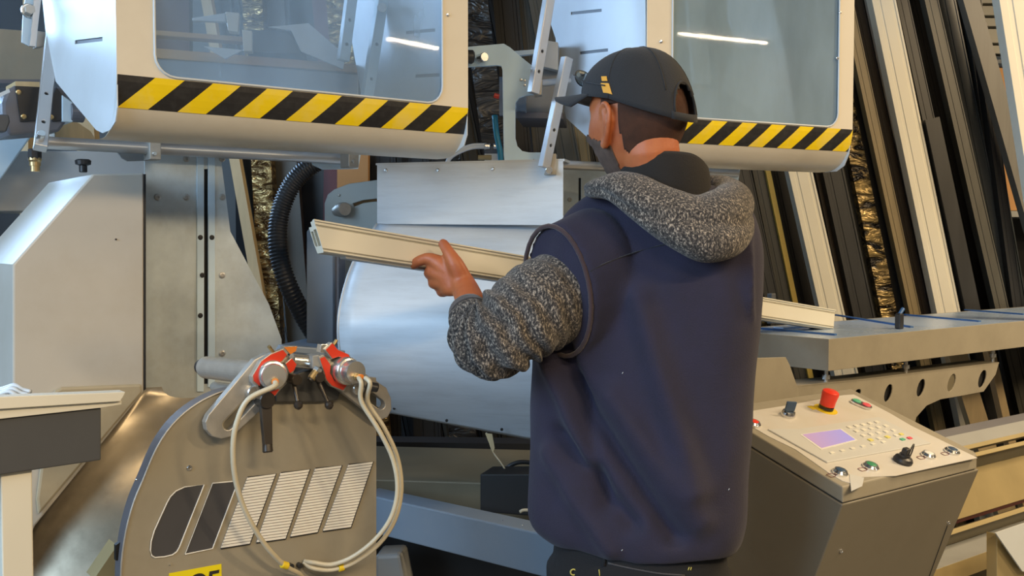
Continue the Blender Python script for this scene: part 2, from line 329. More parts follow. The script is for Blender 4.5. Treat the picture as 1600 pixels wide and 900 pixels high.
# ------------------------------------------------------------------ saw guards
def guard(px0, Y0, ang, S, period, label, slots_l, slots_r, rivets, win, group, offs=0):
    a = hd(ang); b = V((-a.y, a.x, 0)); F = W(px0, 380, Y0); F.z = 0
    t = thing('saw_guard', label, 'guard', (F.x, F.y, 1.70), group)
    P = lambda s, bb, z: F + a*s + b*bb + Z*z
    ztop = 2.34; zf = 1.811; s0, s1 = win
    # front sheet: flat part with the window opening
    bm = NB()
    prism(bm, [P(0, 0, 1.8105), P(S, 0, 1.8105), P(S, 0, ztop), P(0, 0, ztop)], b*.002, [rrect(lambda x, y: P(x, 0, y), s0, s1, 1.8145, 2.28, .04)])
    obj('front_panel', bm, M['cream'], t); bm = NB()
    prof = [(0, 1.8105), (.001, 1.80), (.003, 1.79), (.008, 1.77), (.015, 1.752), (.028, 1.733), (.045, 1.717), (.065, 1.707), (.09, 1.702), (.13, 1.702)]
    pp = catmull([V((x, 0, z)) for x, z in prof], 3)
    sh = [P(0, q.x, q.z) for q in pp] ; sh2 = [P(S, q.x, q.z) for q in pp]
    rows = [sh, sh2, [p + b*.003 for p in sh2], [p + b*.003 for p in sh]]
    add_grid(bm, rows, closed_v=True)
    bmesh.ops.remove_doubles(bm, verts=bm.verts, dist=1e-5)
    fs = obj('lower_lip', bm, M['cream'], t); smooth_ang(fs, 30)
    # rubber edge of the window
    rr = rrect(lambda x, y: P(x, -.001, y), s0, s1, 1.8145, 2.28, .04)
    bm = NB(); add_tube(bm, rr, .0025, 6, cap=False, closed=True); obj('window_seal', bm, M['white'], t, smooth=True)
    bm = NB(); prism(bm, rrect(lambda x, y: P(x, .004, y), s0-.01, s1+.01, 1.811, 2.29, .045), b*.003); obj('window_pane', bm, M['pane' if px0 < 500 else 'pane2'], t, label='hazy clear plastic window')
    # hazard tape, following the sheet
    z1, z0 = 1.811, 1.752; H = z1-z0; sl = .066; n = 5
    prof = [(0, 1.82)] + prof
    bz = lambda z: next((x0 + (x1-x0)*(za-z)/(za-zb) for (x0, za), (x1, zb) in zip(prof, prof[1:]) if za >= z >= zb), 0)
    def stripes(bm, segs, o):
        for (u0, u1) in segs:
            rows = []
            for k in range(n+1):
                z = z0 + H*k/n; sh = sl*k/n
                q0 = min(max(u0+sh, 0), S); q1 = min(max(u1+sh, 0), S)
                rows.append([P(q0, bz(z)-o, z), P(q1, bz(z)-o, z)])
            if max((r[0]-r[1]).length for r in rows) > 1e-4: add_grid(bm, rows)
    tb = NB(); stripes(tb, [(-sl, S)], .0006)
    # full rectangle backing
    bmesh.ops.delete(tb, geom=list(tb.verts), context='VERTS')
    add_grid(tb, [[P(0.001, bz(z0+H*k/n)-.0006, z0+H*k/n), P(S-.001, bz(z0+H*k/n)-.0006, z0+H*k/n)] for k in range(n+1)])
    tp = obj('hazard_tape', tb, M['tapeblack'], t, label='black and yellow hazard tape')
    k = -1 if offs > .01 else 0
    while k*period < S:
        yb = NB(); stripes(yb, [(k*period+offs, k*period+offs+period*.5)], .0011)
        bmesh.ops.delete(yb, geom=[f for f in yb.faces if f.calc_area() < 1e-7], context='FACES')
        if yb.faces: obj('tape_stripe', yb, M['yellow'], tp)
        else: yb.free()
        k += 1
    # side sheets, outline in (depth, height)
    pl = (F.copy(), a)
    out = slots_l['outline']; loc = lambda p: ((p-F).dot(b), p.z)
    ol = [loc(hit(x, y, pl)) for x, y in out]
    ol = [(max(x, .0021), z) for x, z in ol]
    def side(s, e, slots, nm, pl):
        hs = []
        for (xa, ya, xb, yb) in slots:
            p = loc(hit(xa, ya, pl)); q = loc(hit(xb, yb, pl)); d = .004
            hs.append([P(s, p[0], p[1]-d), P(s, q[0], q[1]-d), P(s, q[0], q[1]+d), P(s, p[0], p[1]+d)])
        bm = NB(); prism(bm, [P(s, x, z) for x, z in ol], a*e, hs)
        o = obj(nm, bm, M['white'], t, label='white side sheet with vent slots')
        for h in hs:
            c = sum(h, V())/4
            bm = NB(); prism(bm, [P(0, 0, 0)*0 + c + (q-c)*1.25 + a*(e*1.2) for q in h], a*e*.3); obj('slot_flap', bm, M['ventdark'], t)
    side(0, .002, slots_l['slots'], 'side_panel', pl)
    side(S-.002, .002, slots_r, 'side_panel', (F + a*S, a))
    for x, y in rivets:
        screw(t, hit(x, y, (F, b)), -b, .0045, 'chrome', 'rivet')
    return t, P, a, b
OUT1 = [(187, 118), (184, 168), (180, 190), (172, 203), (160, 208), (150, 203), (118, 165), (85, 125), (76, 95), (66, 0), (60, -210), (187, -300)]
g1 = guard(187, 1.9, 52.7, .787, .112, 'large cream saw guard at the top left, above the vented grey turntable', dict(outline=OUT1, slots=[(117, 66, 160, 61)]), [(635, 51, 681, 47), (650, 119, 688, 117)], [(700, 23), (700, -140), (215, -60)], (.07, .716), 'saw guards', offs=.004)
OUT2 = [(1009, 188), (1006, 225), (1000, 245), (990, 255), (975, 257), (950, 245), (915, 212), (885, 185), (876, 150), (868, 60), (848, 0), (840, -160), (1008, -200)]
g2 = guard(1009, 2.53, 64, .672, .096, 'cream saw guard behind the cap of the worker, right of the white bracket', dict(outline=OUT2, slots=[(892, 21, 940, 16), (906, 83, 950, 78)]), [(1236, 54, 1265, 52), (1240, 109, 1281, 107), (1250, 163, 1295, 161)], [(1033, 65), (1308, 91), (1312, 20)], (.075, .618), 'saw guards', offs=.036)

# linkage bars, each a flat bar with bolt holes
def bar(nm, x0, y0, Y0, x1, y1, Y1, wid, dep, label, cat='linkage', m='bar', holes=(), parent=None):
    p, q = W(x0, y0, Y0), W(x1, y1, Y1); d = (q-p).normalized(); sd = A.copy(); sd = (sd - d*sd.dot(d)).normalized(); fd = d.cross(sd).normalized()
    if fd.y < 0: fd = -fd
    root = thing(nm, label, cat, tuple(q)) if parent is None else parent
    hs = [circ(p + d*((q-p).length*h) - sd*0, wid*.16, 10, sd, d) for h in holes]
    hs = [[v for v in h] for h in hs]
    bm = NB(); prism(bm, [v - fd*dep/2 for v in (p-sd*wid/2, p+sd*wid/2, q+sd*wid/2, q-sd*wid/2)], fd*dep, [[v - fd*dep/2 for v in h] for h in hs])
    obj('bar', bm, M[m], root, bev=.0015)
    for h in hs:
        c = sum(h, V())/len(h); bm = NB(); prism(bm, circ(c - fd*(dep/2-.004), wid*.155, 10, sd, d), fd*.001); obj('bolt_hole', bm, M['dark'], root)
    return root, p, q, sd, fd
lk, p, q, sd, fd = bar('guard_linkage', 84, 30, 2.36, 63, 232, 2.15, .026, .022, 'flat perforated metal bar left of the large saw guard, ending over a black coupling', holes=(.62, .83))
rod('pivot_bolt', q + Z*.02 - fd*.02, q + Z*.02 + fd*.02, .008, M['steel'], lk)
# upper bracket pair (top left corner)
ub = thing('linkage_bracket', 'bluish steel bracket with large bolt head in the top left corner', 'bracket', tuple(W(50, 70, 2.3)))
plu = vplane(50, 2.3, A)
slab('bracket_plate', [(42, -30), (58, -30), (52, 15), (50, 60), (46, 72), (34, 66), (36, 25), (38, 10)], plu, .006, M['plate'], ub, bev=.001)
slab('bracket_plate', [(55, -30), (68, -30), (62, 20), (56, 73), (46, 72), (48, 60), (52, 15)], vplane(50, 2.28, A), .01, M['bar'], ub, bev=.001)
slab('spacer_block', [(58, 48), (71, 50), (69, 72), (56, 74)], vplane(50, 2.33, A), .03, M['dull'], ub, bev=.001)
pb = hit(44, 17, plu); rod('bolt_head', pb - plu[1]*.022, pb, .012, M['dull'], ub, seg=6)
rod('washer', pb - plu[1]*.006, pb, .016, M['steel'], ub)
# long pivot shaft below the first guard
zs = 1.718; s0 = W(72, 223, 2.2); s1 = s0 + A*.735; s1.z = s0.z
sh = thing('pivot_shaft', 'long round steel shaft under the large saw guard', 'shaft', tuple(s0))
rod('shaft', s0, s1, .0135, M['bar'], sh, seg=28)
rod('end_bolt', s1 - A*.005, s1 + A*.012, .007, M['steel'], sh, seg=6)
def shaft_block(x0, y0, x1, y1, Yc, parent, plate, platey):
    pl = vplane((x0+x1)/2, Yc, A, -.045)
    slab('clamp_block', [(x0, y0), (x1, y0+1), (x1, y1), (x0, y1-1)], pl, .045, M['dull'], parent, bev=.002)
    c = hit((x0+x1)/2-2, y1-10, pl); rod('clamp_bolt', c - pl[1]*.006, c, .005, M['steel'], parent, seg=12)
    slab('mounting_plate', plate, vplane((x0+x1)/2, platey, A, .02), .006, M['plate'] if x0 > 400 else M['mid_grey'], parent, bev=.001)
shaft_block(234, 213, 252, 250, 2.36, sh, [(176, 203), (240, 205), (254, 250), (200, 252), (190, 247), (181, 234)], 2.37)
shaft_block(545, 230, 561, 262, 2.6, sh, [(478, 225), (567, 225), (560, 264), (505, 265), (490, 258), (483, 245)], 2.66)
cpl = thing('hose_coupling', 'black threaded coupling with brass collar on top of the cream cabinet', 'coupling', tuple(W(55, 268, 2.2)))
c = W(55, 268, 2.2)
obj('collar', add_lathe(NB(), c, c+Z*.05, [(0, .0095), (.012, .0095), (.012, .0115), (.02, .0115), (.024, .0135), (.03, .013)], 16), M['brass'], cpl, smooth=False)
obj('nut', add_lathe(NB(), c+Z*.022, c+Z*.055, [(0, .013), (.006, .0135), (.008, .0145), (.024, .0145), (.026, .012)], 8), M['dark'], cpl)

# far left: boxed arm, black motor, slanted post, small strip
la = thing('box_arm', 'horizontal grey box arm at the left edge behind the guard linkage', 'arm', tuple(W(0, 120, 2.5)))
pl = vplane(30, 2.5, A)
slab('arm_body', [(-90, 38), (72, 50), (72, 128), (-90, 124)], pl, .09, M['grey'], la, bev=.003)
slab('arm_flange', [(-90, 124), (72, 124), (72, 131), (-90, 128)], (pl[0]-pl[1]*.006, pl[1]), .1, M['edge'], la)
mo = thing('motor_block', 'black motor block with brass screws at the left edge', 'motor', tuple(W(30, 210, 2.28)))
pl = vplane(30, 2.32, A)
slab('motor_body', [(12, 140), (24, 133), (104, 136), (104, 190), (92, 206), (15, 212), (6, 190), (4, 160)], pl, .14, M['edge'], mo, bev=.006)
slab('face_plate', [(24, 134), (62, 136), (60, 188), (32, 190)], (pl[0]-pl[1]*.006, pl[1]), .006, M['dark'], mo, bev=.001)
slab('face_plate', [(88, 136), (98, 150), (98, 188), (82, 190), (82, 150)], (pl[0]-pl[1]*.006, pl[1]), .006, M['dark'], mo, bev=.001)
for x, y in ((29, 144), (37, 182), (80, 183)): screw(mo, hit(x, y, (pl[0]-pl[1]*.007, pl[1])), -pl[1], .006, 'brass')
slab('light_cap', [(97, 148), (114, 160), (114, 191), (97, 190)], (pl[0]-pl[1]*.01, pl[1]), .1, M['plate'], mo, bev=.002)
rod('round_boss', hit(116, 176, pl)-A*.01, hit(116, 176, pl)+A*.02, .022, M['edge'], mo)
slab('top_strip', [(24, 127), (62, 128), (62, 136), (24, 135)], (pl[0], pl[1]), .1, M['wood'], mo)
sp = slab('slanted_post', [(0, 200), (36, 200), (50, 212), (6, 275), (-60, 360), (-120, 360)], vplane(20, 2.55, A), .08, M['plate'], None, bev=.004, label='slanted light blue-grey post at the left edge behind the black coupling', cat='post')
dl = thing('dark_lever_arm', 'short dark arm end at the left edge under the motor block', 'arm', tuple(W(4, 200, 2.2)))
slab('arm_end', [(-60, 178), (14, 179), (16, 190), (10, 206), (-60, 206)], vplane(4, 2.24, A), .03, M['greyd'], dl, bev=.003)
slab('arm_link', [(-30, 158), (14, 139), (16, 144), (-30, 166)], vplane(4, 2.26, A), .01, M['white'], dl)
# pale block between guard and shaft
slab('pale_wood_block', [(86, 192), (120, 190), (142, 205), (150, 218), (86, 218)], vplane(110, 2.5, A), .08, M['wood'], None, bev=.002, label='pale wooden block behind the pivot shaft, under the large guard tip', cat='block')

# ------------------------------------------------------------------ cream cabinet, left
cb = thing('saw_cabinet', 'cream sheet metal saw cabinet with a chamfered corner at the left', 'cabinet', tuple(W(120, 800, 2.2)))
plc = vplane(225, 2.25, A)
CP = [(225, 270), (145, 272), (20, 413), (20, 900), (55, 822), (225, 612)]
f = PX(CP, plc)
bm = NB(); prism(bm, [f[0], f[1], f[2], f[3], f[4], f[5]], B*.38); obj('body', bm, M['cabinet'], cb, bev=.004)
slab('side_seam', [(225, 272), (228, 272), (228, 608), (225, 610)], (plc[0], plc[1]), .3, M['dark'], cb)
kb = W(130, 268, 2.38); rod('knob_stem', kb - Z*.002, kb+Z*.018, .009, M['dark'], cb)
obj('knob', add_lathe(NB(), kb+Z*.013, kb+Z*.03, [(0, .008), (.003, .017), (.012, .018), (.015, .014)], 14), M['dark'], cb, label='black star knob')
slab('lower_flange', [(86, 610), (96, 605), (222, 600), (223, 614), (60, 806), (57, 780), (78, 622)], (plc[0]-plc[1]*.012, plc[1]), .011, M['flange'], cb, bev=.006)
screw(cb, hit(181, 374, plc), -plc[1], .002, 'dark')
bx = thing('rear_housing', 'pale bluish housing standing behind the cream cabinet', 'housing', tuple(W(130, 290, 2.75)))
slab('housing_body', [(-60, 236), (228, 236), (228, 330), (-60, 330)], vplane(130, 2.72, A), .25, M['white'], bx, bev=.003)

# galvanised shield
gs = thing('metal_shield', 'galvanised sheet metal shield with a long black slot, right of the cream cabinet', 'shield', tuple(W(330, 600, 2.5)))
plg = vplane(330, 2.46, A)
slab('shield_sheet', [(226, 225), (345, 228), (347, 262), (360, 362), (420, 475), (440, 530), (441, 640), (228, 640)], plg, .003, M['gal'], gs, holes=[[(319, 264), (325, 264), (325, 600), (319, 600)]])
slab('slot_back', [(315, 258), (329, 258), (329, 606), (315, 606)], (plg[0]+plg[1]*.012, plg[1]), .004, M['black'], gs)
slab('guide_strip', [(308, 240), (318.5, 240), (318.5, 612), (308, 612)], (plg[0]-plg[1]*.004, plg[1]), .004, M['plate'], gs, bev=.0006)
slab('guide_strip', [(325.5, 240), (336, 240), (336, 605), (325.5, 605)], (plg[0]-plg[1]*.004, plg[1]), .004, M['plate'], gs, bev=.0006)
for x, y in ((246, 308), (291, 308), (347, 308), (291, 248), (347, 248), (347, 430), (312, 248), (331, 248), (347, 552)): screw(gs, hit(x, y, plg), -plg[1], .008)
for x, y in ((313, 371), (331, 371), (313, 493), (316, 430)): screw(gs, hit(x, y, (plg[0]-plg[1]*.004, plg[1])), -plg[1], .006, 'dark')

# chute
bm = NB()
c0 = [W(x, y, Y) for x, y, Y in ((226, 606, 2.35), (300, 602, 2.45), (380, 598, 2.52), (470, 594, 2.6))]
c1 = [W(x, y, Y) for x, y, Y in ((150, 700, 2.27), (230, 700, 2.30), (320, 690, 2.38), (430, 680, 2.5))]
c2 = [W(x, y, Y) for x, y, Y in ((58, 815, 2.2), (140, 800, 2.2), (250, 790, 2.25), (370, 780, 2.35))]
c3 = [W(x, y, Y) for x, y, Y in ((20, 930, 2.1), (110, 930, 2.1), (220, 930, 2.12), (350, 930, 2.2))]
rows = []
for cc in (c0, c1, c2, c3): rows.append(catmull(cc, 6))
cols = list(zip(*rows)); cols = [catmull(list(c), 6) for c in cols]
add_grid(bm, cols)
ch = obj('chip_chute', bm, M['chute'], None, smooth=True, solid=.003, label='worn sheet metal chute sloping down between the cream cabinet and the turntable', cat='chute')
fl = slab('angled_sheet', [(147, 905), (183, 852), (186, 905)], vplane(170, 1.82, A), .05, M['gold'], None, label='small tan angled sheet at the foot of the turntable edge, bottom left', cat='sheet')

# ------------------------------------------------------------------ turntable housing with vents
tt = thing('turntable_housing', 'large grey turntable housing with rounded left side and slanted vents', 'housing', tuple(W(400, 895, 1.85)))
p0 = W(190, 380, 1.7); NA = V((-A.y, A.x, 0)); plt_ = (p0, NA)
arc = [(189, 930), (190, 880), (197, 830), (209, 785), (224, 749), (245, 700), (269, 664), (297, 638), (327, 620), (358, 609), (400, 603), (450, 600)]
ap = [hit(x, y, plt_) for x, y in arc]; ap = catmull([V(p) for p in ap], 3)
front = ap + [hit(588, 596, plt_), hit(588, 930, plt_)]
base_low = [V((p.x, p.y, .45)) for p in (front[-1], front[0])]
bm = NB(); prism(bm, front + base_low, NA*.035)
ttb = obj('front_plate', bm, [M['grey'], M['edge']], tt)
for pf in ttb.data.polygons:
    if abs(pf.normal.dot(NA)) < .5: pf.material_index = 1
bm = NB(); fr2 = [p for p in front]; prism(bm, [V((p.x, p.y, 0)) + Z*(.45 + (p.z-.45)*.80) + NA*.036 + A*(.24 - .3*((p-front[0]).dot(A)/.5)) for p in fr2] + [p+NA*.036+A*(.24 - .3*((p-front[0]).dot(A)/.5)) for p in base_low], NA*.10); obj('rear_body', bm, M['greyd'], tt)
rim = NB(); add_tube(rim, [p - NA*.0003 for p in ap], .0022, 6); obj('worn_edge', rim, M['dull'], tt, smooth=True)
plv = (p0 - NA*.0012, NA)
def outline_vent(pts, nm, m_in, m_line, lw, rows=0):
    P3 = PX(pts, plv); cx = sum(P3, V())/len(P3)
    bm = NB(); prism(bm, [cx + (p-cx)*1.0 for p in P3], NA*.001); o = obj(nm, bm, M[m_in], tt)
    bm = NB(); add_tube(bm, [p - NA*.0005 for p in P3], lw, 6, cap=False, closed=True); obj('vent_outline', bm, M[m_line], o)
    return o
outline_vent([(235, 860), (236, 846), (241, 829), (260, 787), (266, 776), (275, 767), (288, 761), (319, 757), (280, 855), (276, 862), (269, 867), (256, 870), (242, 871), (237, 868)], 'vent_cover', 'ventdark', 'ventwhite', .0011)
outline_vent([(332, 755), (365, 752), (368, 762), (332, 857), (289, 866)], 'vent_cover', 'ventdark', 'ventwhite', .0011)
for (tl, tr, br, bl) in (((387, 746), (431, 740), (390, 850), (345, 857)), ((439, 739), (484, 733), (446, 842), (401, 848)), ((493, 732), (534, 727), (496, 832), (454, 839)), ((545, 726), (583, 721), (548, 824), (505, 830))):
    o = outline_vent([tl, tr, br, bl], 'vent_grille', 'ventdark', 'dark', .0016)
    bm = NB(); n = 23
    for k in range(n):
        a0 = (k+.1)/n; a1 = (k+.86)/n
        q = [V(tl).lerp(V(bl), a0), V(tr).lerp(V(br), a0), V(tr).lerp(V(br), a1), V(tl).lerp(V(bl), a1)]
        prism(bm, PX([(v.x, v.y) for v in q], (plv[0]-NA*.002, NA)), NA*.0018)
    obj('slats', bm, M['ventwhite'], o, kind='stuff')
st = slab('warning_sticker', [(264, 896), (346, 881), (347, 935), (264, 950)], (p0 - NA*.0008, NA), .0007, M['sticker'], tt, label='yellow sticker with black letters')
def letters(txt, px, py, pl, size, m, parent, bold=.0, up=Z):
    c = bpy.data.curves.new('t', 'FONT'); c.body = txt; c.size = size; c.extrude = .0003; c.offset = bold; c.shear = .15
    o = bpy.data.objects.new('t', c); COL.objects.link(o); bpy.context.view_layer.update()
    me = bpy.data.meshes.new_from_object(o.evaluated_get(bpy.context.evaluated_depsgraph_get())); bpy.data.objects.remove(o)
    pos = hit(px, py, pl); n = pl[1]; right = up.cross(n).normalized(); right = right if right.x > 0 else -right
    nn = right.cross(up).normalized()
    R = Matrix((right, up, nn)).transposed().to_4x4(); R.translation = pos; me.transform(R)
    bm = NB(); bm.from_mesh(me); bpy.data.meshes.remove(me); return obj('lettering', bm, M[m], parent)
letters('OF', 290, 928, (p0 - NA*.0018, NA), .044, 'dark', st, .001)
for x, y in ((296, 731), (213, 750), (265, 882)): screw(tt, hit(x, y, plt_), -NA, .005 if x == 296 else .0015, 'chrome')
slab('top_bracket', [(430, 596), (500, 572), (540, 590), (528, 625), (500, 628), (432, 628)], (p0 - NA*.012, NA), .02, M['greyd'], tt, bev=.002)
for x, y in ((452, 883), (466, 882), (478, 878)): rod('hose_port', hit(x, y, plt_)-NA*.012, hit(x, y, plt_), .005, M['dark'], tt, seg=12)
slab('edge_recess', [(181, 852), (190, 846), (190, 875), (181, 876)], (p0+NA*.02, NA), .01, M['black'], tt)

# ------------------------------------------------------------------ pneumatic clamps
def ob(cx0, cy0, cx1, cy1, r, n=9):       # rounded slot outline in pixels
    a = math.atan2(cy1-cy0, cx1-cx0); out = []
    for k in range(n): t = a + PI/2 + PI*k/(n-1); out.append((cx0 + r*math.cos(t), cy0 + r*math.sin(t)))
    for k in range(n): t = a - PI/2 + PI*k/(n-1); out.append((cx1 + r*math.cos(t), cy1 + r*math.sin(t)))
    return out
def clampset(label, arm, slot, slot2, reds, cyl, cyln, r0, r1, bolt, off):
    x, y = cyl; c0 = hit(x, y, (p0 - NA*off, NA)); t = thing('pneumatic_clamp', label, 'clamp', tuple(c0), 'pneumatic clamps on the turntable')
    pla = (p0 - NA*(off), NA)
    slab('slotted_arm', arm, pla, .018, M['dull'], t, holes=[slot], bev=.0015)
    slab('slot_rail', slot2[0], (p0 - NA*(off-.006), NA), .008, M['hose'], t, holes=[slot2[1]], bev=.0005)
    for i, rd in enumerate(reds):
        rd = [(x + (a_-x)*1.14, y + (b2_-y)*1.14) for a_, b2_ in rd]; P3 = PX(rd, (p0 - NA*(off+.014), NA)); c = sum(P3, V())/len(P3)
        bm = NB(); prism(bm, P3, NA*.014); o = obj('clamp_jaw', bm, M['dull'], t, bev=.001)
        bm = NB(); prism(bm, [c + (q-c)*.9 - NA*.0012 for q in P3], NA*.0012); obj('red_face', bm, M['red'] if i != 3 else M['orange'], o, label='bright red painted face')
    cn = cyln.normalized(); b0 = hit(x, y, (p0 - NA*(off+.0), NA))
    smooth_ang(obj('cylinder', add_lathe(NB(), b0, b0 + cn*.06, [(0, r0), (.028, r0), (.031, r0*.93), (.032, r1), (.05, r1), (.054, r1*.96), (.0545, r1*.2), (.0545, .0)], 32), M['steel'], t))
    e = b0 + cn*.055 - Z*.008
    smooth_ang(obj('air_fitting', add_lathe(NB(), e, e + cn*.016, [(0, .007), (.006, .007), (.006, .0055), (.012, .0055), (.016, .0045)], 8), M['brass'], t))
    smooth_ang(obj('seal_ring', add_lathe(NB(), e+cn*.012, e + cn*.02, [(0, .0062), (.004, .0062), (.0045, .0048)], 14), M['orange'], t))
    bx_, by_ = bolt; bb = hit(bx_, by_, pla)
    smooth_ang(obj('slot_bolt', add_lathe(NB(), bb, bb - NA*.02, [(0, .0125), (.012, .0125), (.014, .011), (.014, .0085), (.01, .0085)], 24), M['steel'], t))
    return t, e, cn
tL = clampset('left pneumatic clamp, its slotted arm pointing down to the lower left', 
    [(440, 548), (452, 556), (462, 575), (455, 592)] + [(420, 630), (374, 672)] + ob(345, 662, 345, 662, 1)[:1][:0] + [(362, 682), (346, 686), (332, 682), (323, 672), (321, 660), (326, 648), (398, 562), (418, 552)],
    ob(356, 664, 405, 612, 8), (ob(354, 666, 408, 610, 11), ob(356, 664, 406, 612, 7.5)),
    [[(442, 549), (448, 556), (440, 566), (425, 568), (412, 577), (406, 590), (407, 604), (398, 596), (397, 588), (410, 566), (424, 556)],
     [(443, 570), (452, 562), (459, 571), (455, 580), (449, 584)], [(416, 610), (436, 604), (430, 613), (420, 618)], [(440, 547), (460, 546), (458, 553), (450, 558)]],
    (425, 584), V((.30, -.95, .03)), .0262, .0215, (393, 612), .03)
tR = clampset('right pneumatic clamp, its slotted arm pointing down to the lower right',
    [(498, 560), (520, 552), (550, 570), (604, 606), (611, 622), (612, 640), (606, 652), (592, 657), (582, 650), (518, 600)],
    ob(560, 606, 594, 632, 8), (ob(558, 605, 596, 633, 11), ob(560, 606, 595, 632, 7.5)),
    [[(520, 540), (528, 550), (544, 557), (548, 565), (530, 560), (520, 563), (510, 550)],
     [(502, 560), (509, 557), (518, 570), (517, 582), (524, 594), (543, 600), (537, 608), (520, 601), (512, 592), (508, 578)]],
    (532, 578), V((.66, -.75, .01)), .0262, .021, (556, 606), .03)
# small parts on the clamps
kk = tR[0]
for nm, a, b_, r, m in (('cross_bolt', (521, 539, 0), (526, 531, 0), .0035, 'brass'),): 
    rod(nm, hit(a[0], a[1], (p0-NA*.04, NA)), hit(b_[0], b_[1], (p0-NA*.04, NA)), r, M[m], kk, seg=8)
slab('nut_block', [(502, 538), (514, 538), (512, 551), (500, 551)], (p0-NA*.04, NA), .016, M['steel'], kk, bev=.001)
slab('end_bracket', [(568, 589), (588, 590), (588, 601), (570, 603)], (p0-NA*.055, NA), .02, M['dull'], kk, bev=.001)
rod('thumb_knob', hit(574, 603, (p0-NA*.07, NA)), hit(590, 606, (p0-NA*.075, NA)), .009, M['dark'], kk)
rod('cross_bolt', hit(427, 551, (p0-NA*.04, NA)), hit(420, 541, (p0-NA*.045, NA)), .0035, M['brass'], tL[0], seg=8)
sb = thing('cross_shaft', 'short bright steel shaft joining the two red clamps', 'shaft', tuple(hit(480, 565, (p0, NA))))
rod('shaft', hit(455, 563, (p0-NA*.02, NA)), hit(494, 567, (p0-NA*.02, NA)), .0135, M['steel'], sb, seg=28)
slab('collar', [(488, 556), (499, 554), (503, 574), (488, 577)], (p0-NA*.04, NA), .03, M['mid_grey'], sb, bev=.002)
slab('rear_rail', [(440, 549), (540, 560), (540, 548), (445, 540)], (p0+NA*.06, NA), .03, M['blue_grey'], sb, bev=.002)
def lever(hx, hy, ex, ey, r, ball, label, off=.06, hub=.01, square=False):
    h = hit(hx, hy, (p0-NA*(off-.02), NA)); e = hit(ex, ey, (p0-NA*off, NA)); t = thing('lever_handle', label, 'lever', tuple(h), 'clamp levers')
    rod('hub', h - NA*.018, h + NA*.012, hub, M['lever'], t, seg=14)
    add = NB(); d = (e-h).normalized(); ax = d.cross(NA).normalized()
    if square:
        prism(add, [h - ax*r*1.3 - NA*.012, h + ax*r*1.3 - NA*.012, e + ax*r*.9 - NA*.006, e - ax*r*.9 - NA*.006], NA*.012)
        obj('grip', add, M['lever'], t, bev=.002)
    else:
        smooth_ang(obj('grip', add_lathe(add, h, e, [(0, r), ((e-h).length, r*.75)], 12), M['lever'], t))
    smooth_ang(obj('end_ball' if ball else 'end_foot', add_lathe(NB(), e - d*ball*.9 if ball else e - d*.006, e + d*max(ball, .008), [(.0, .003), (ball*.3, ball*.8), (ball*.9, ball), (ball*1.5, ball*.8), (ball*1.9, .002)] if ball else [(0, r*1.05), (.012, r*1.1), (.014, r*.9)], 16), M['lever'], t))
    return t
lever(458, 592, 466, 633, .0045, .0085, 'short lever with ball end, below the left red clamp')
lever(494, 588, 514, 633, .0045, .0085, 'short slanted lever with ball end, below the right red clamp')
lever(412, 624, 418, 700, .0085, 0, 'longest black lever, hanging from the slotted arm of the left clamp', hub=.015, square=True)
bv = thing('bleed_valve', 'small brass and black valve between the two red clamps', 'valve', tuple(hit(488, 588, (p0-NA*.05, NA))))
rod('valve_body', hit(496, 578, (p0-NA*.05, NA)), hit(486, 592, (p0-NA*.05, NA)), .0075, M['brass'], bv, seg=12)
rod('valve_nut', hit(498, 575, (p0-NA*.05, NA)), hit(494, 581, (p0-NA*.05, NA)), .009, M['steel'], bv, seg=6)
rod('valve_tip', hit(488, 589, (p0-NA*.05, NA)), hit(484, 595, (p0-NA*.05, NA)), .006, M['dark'], bv, seg=10)
# roller behind the left clamp
ro = thing('support_roller', 'grey round support roller with dark end cap, left of the left clamp', 'roller', tuple(W(360, 580, 2.1)))
q0, q1 = W(322, 574, 2.16), W(412, 584, 1.98)
rod('roller', q0, q1, .0235, M['dull'], ro, seg=32); rod('end_cap', q0 + (q0-q1).normalized()*.025, q0, .016, M['dark'], ro, seg=24)
q0, q1 = W(335, 604, 2.2), W(400, 612, 2.05); rod('lower_rod', q0, q1, .011, M['dull'], ro)

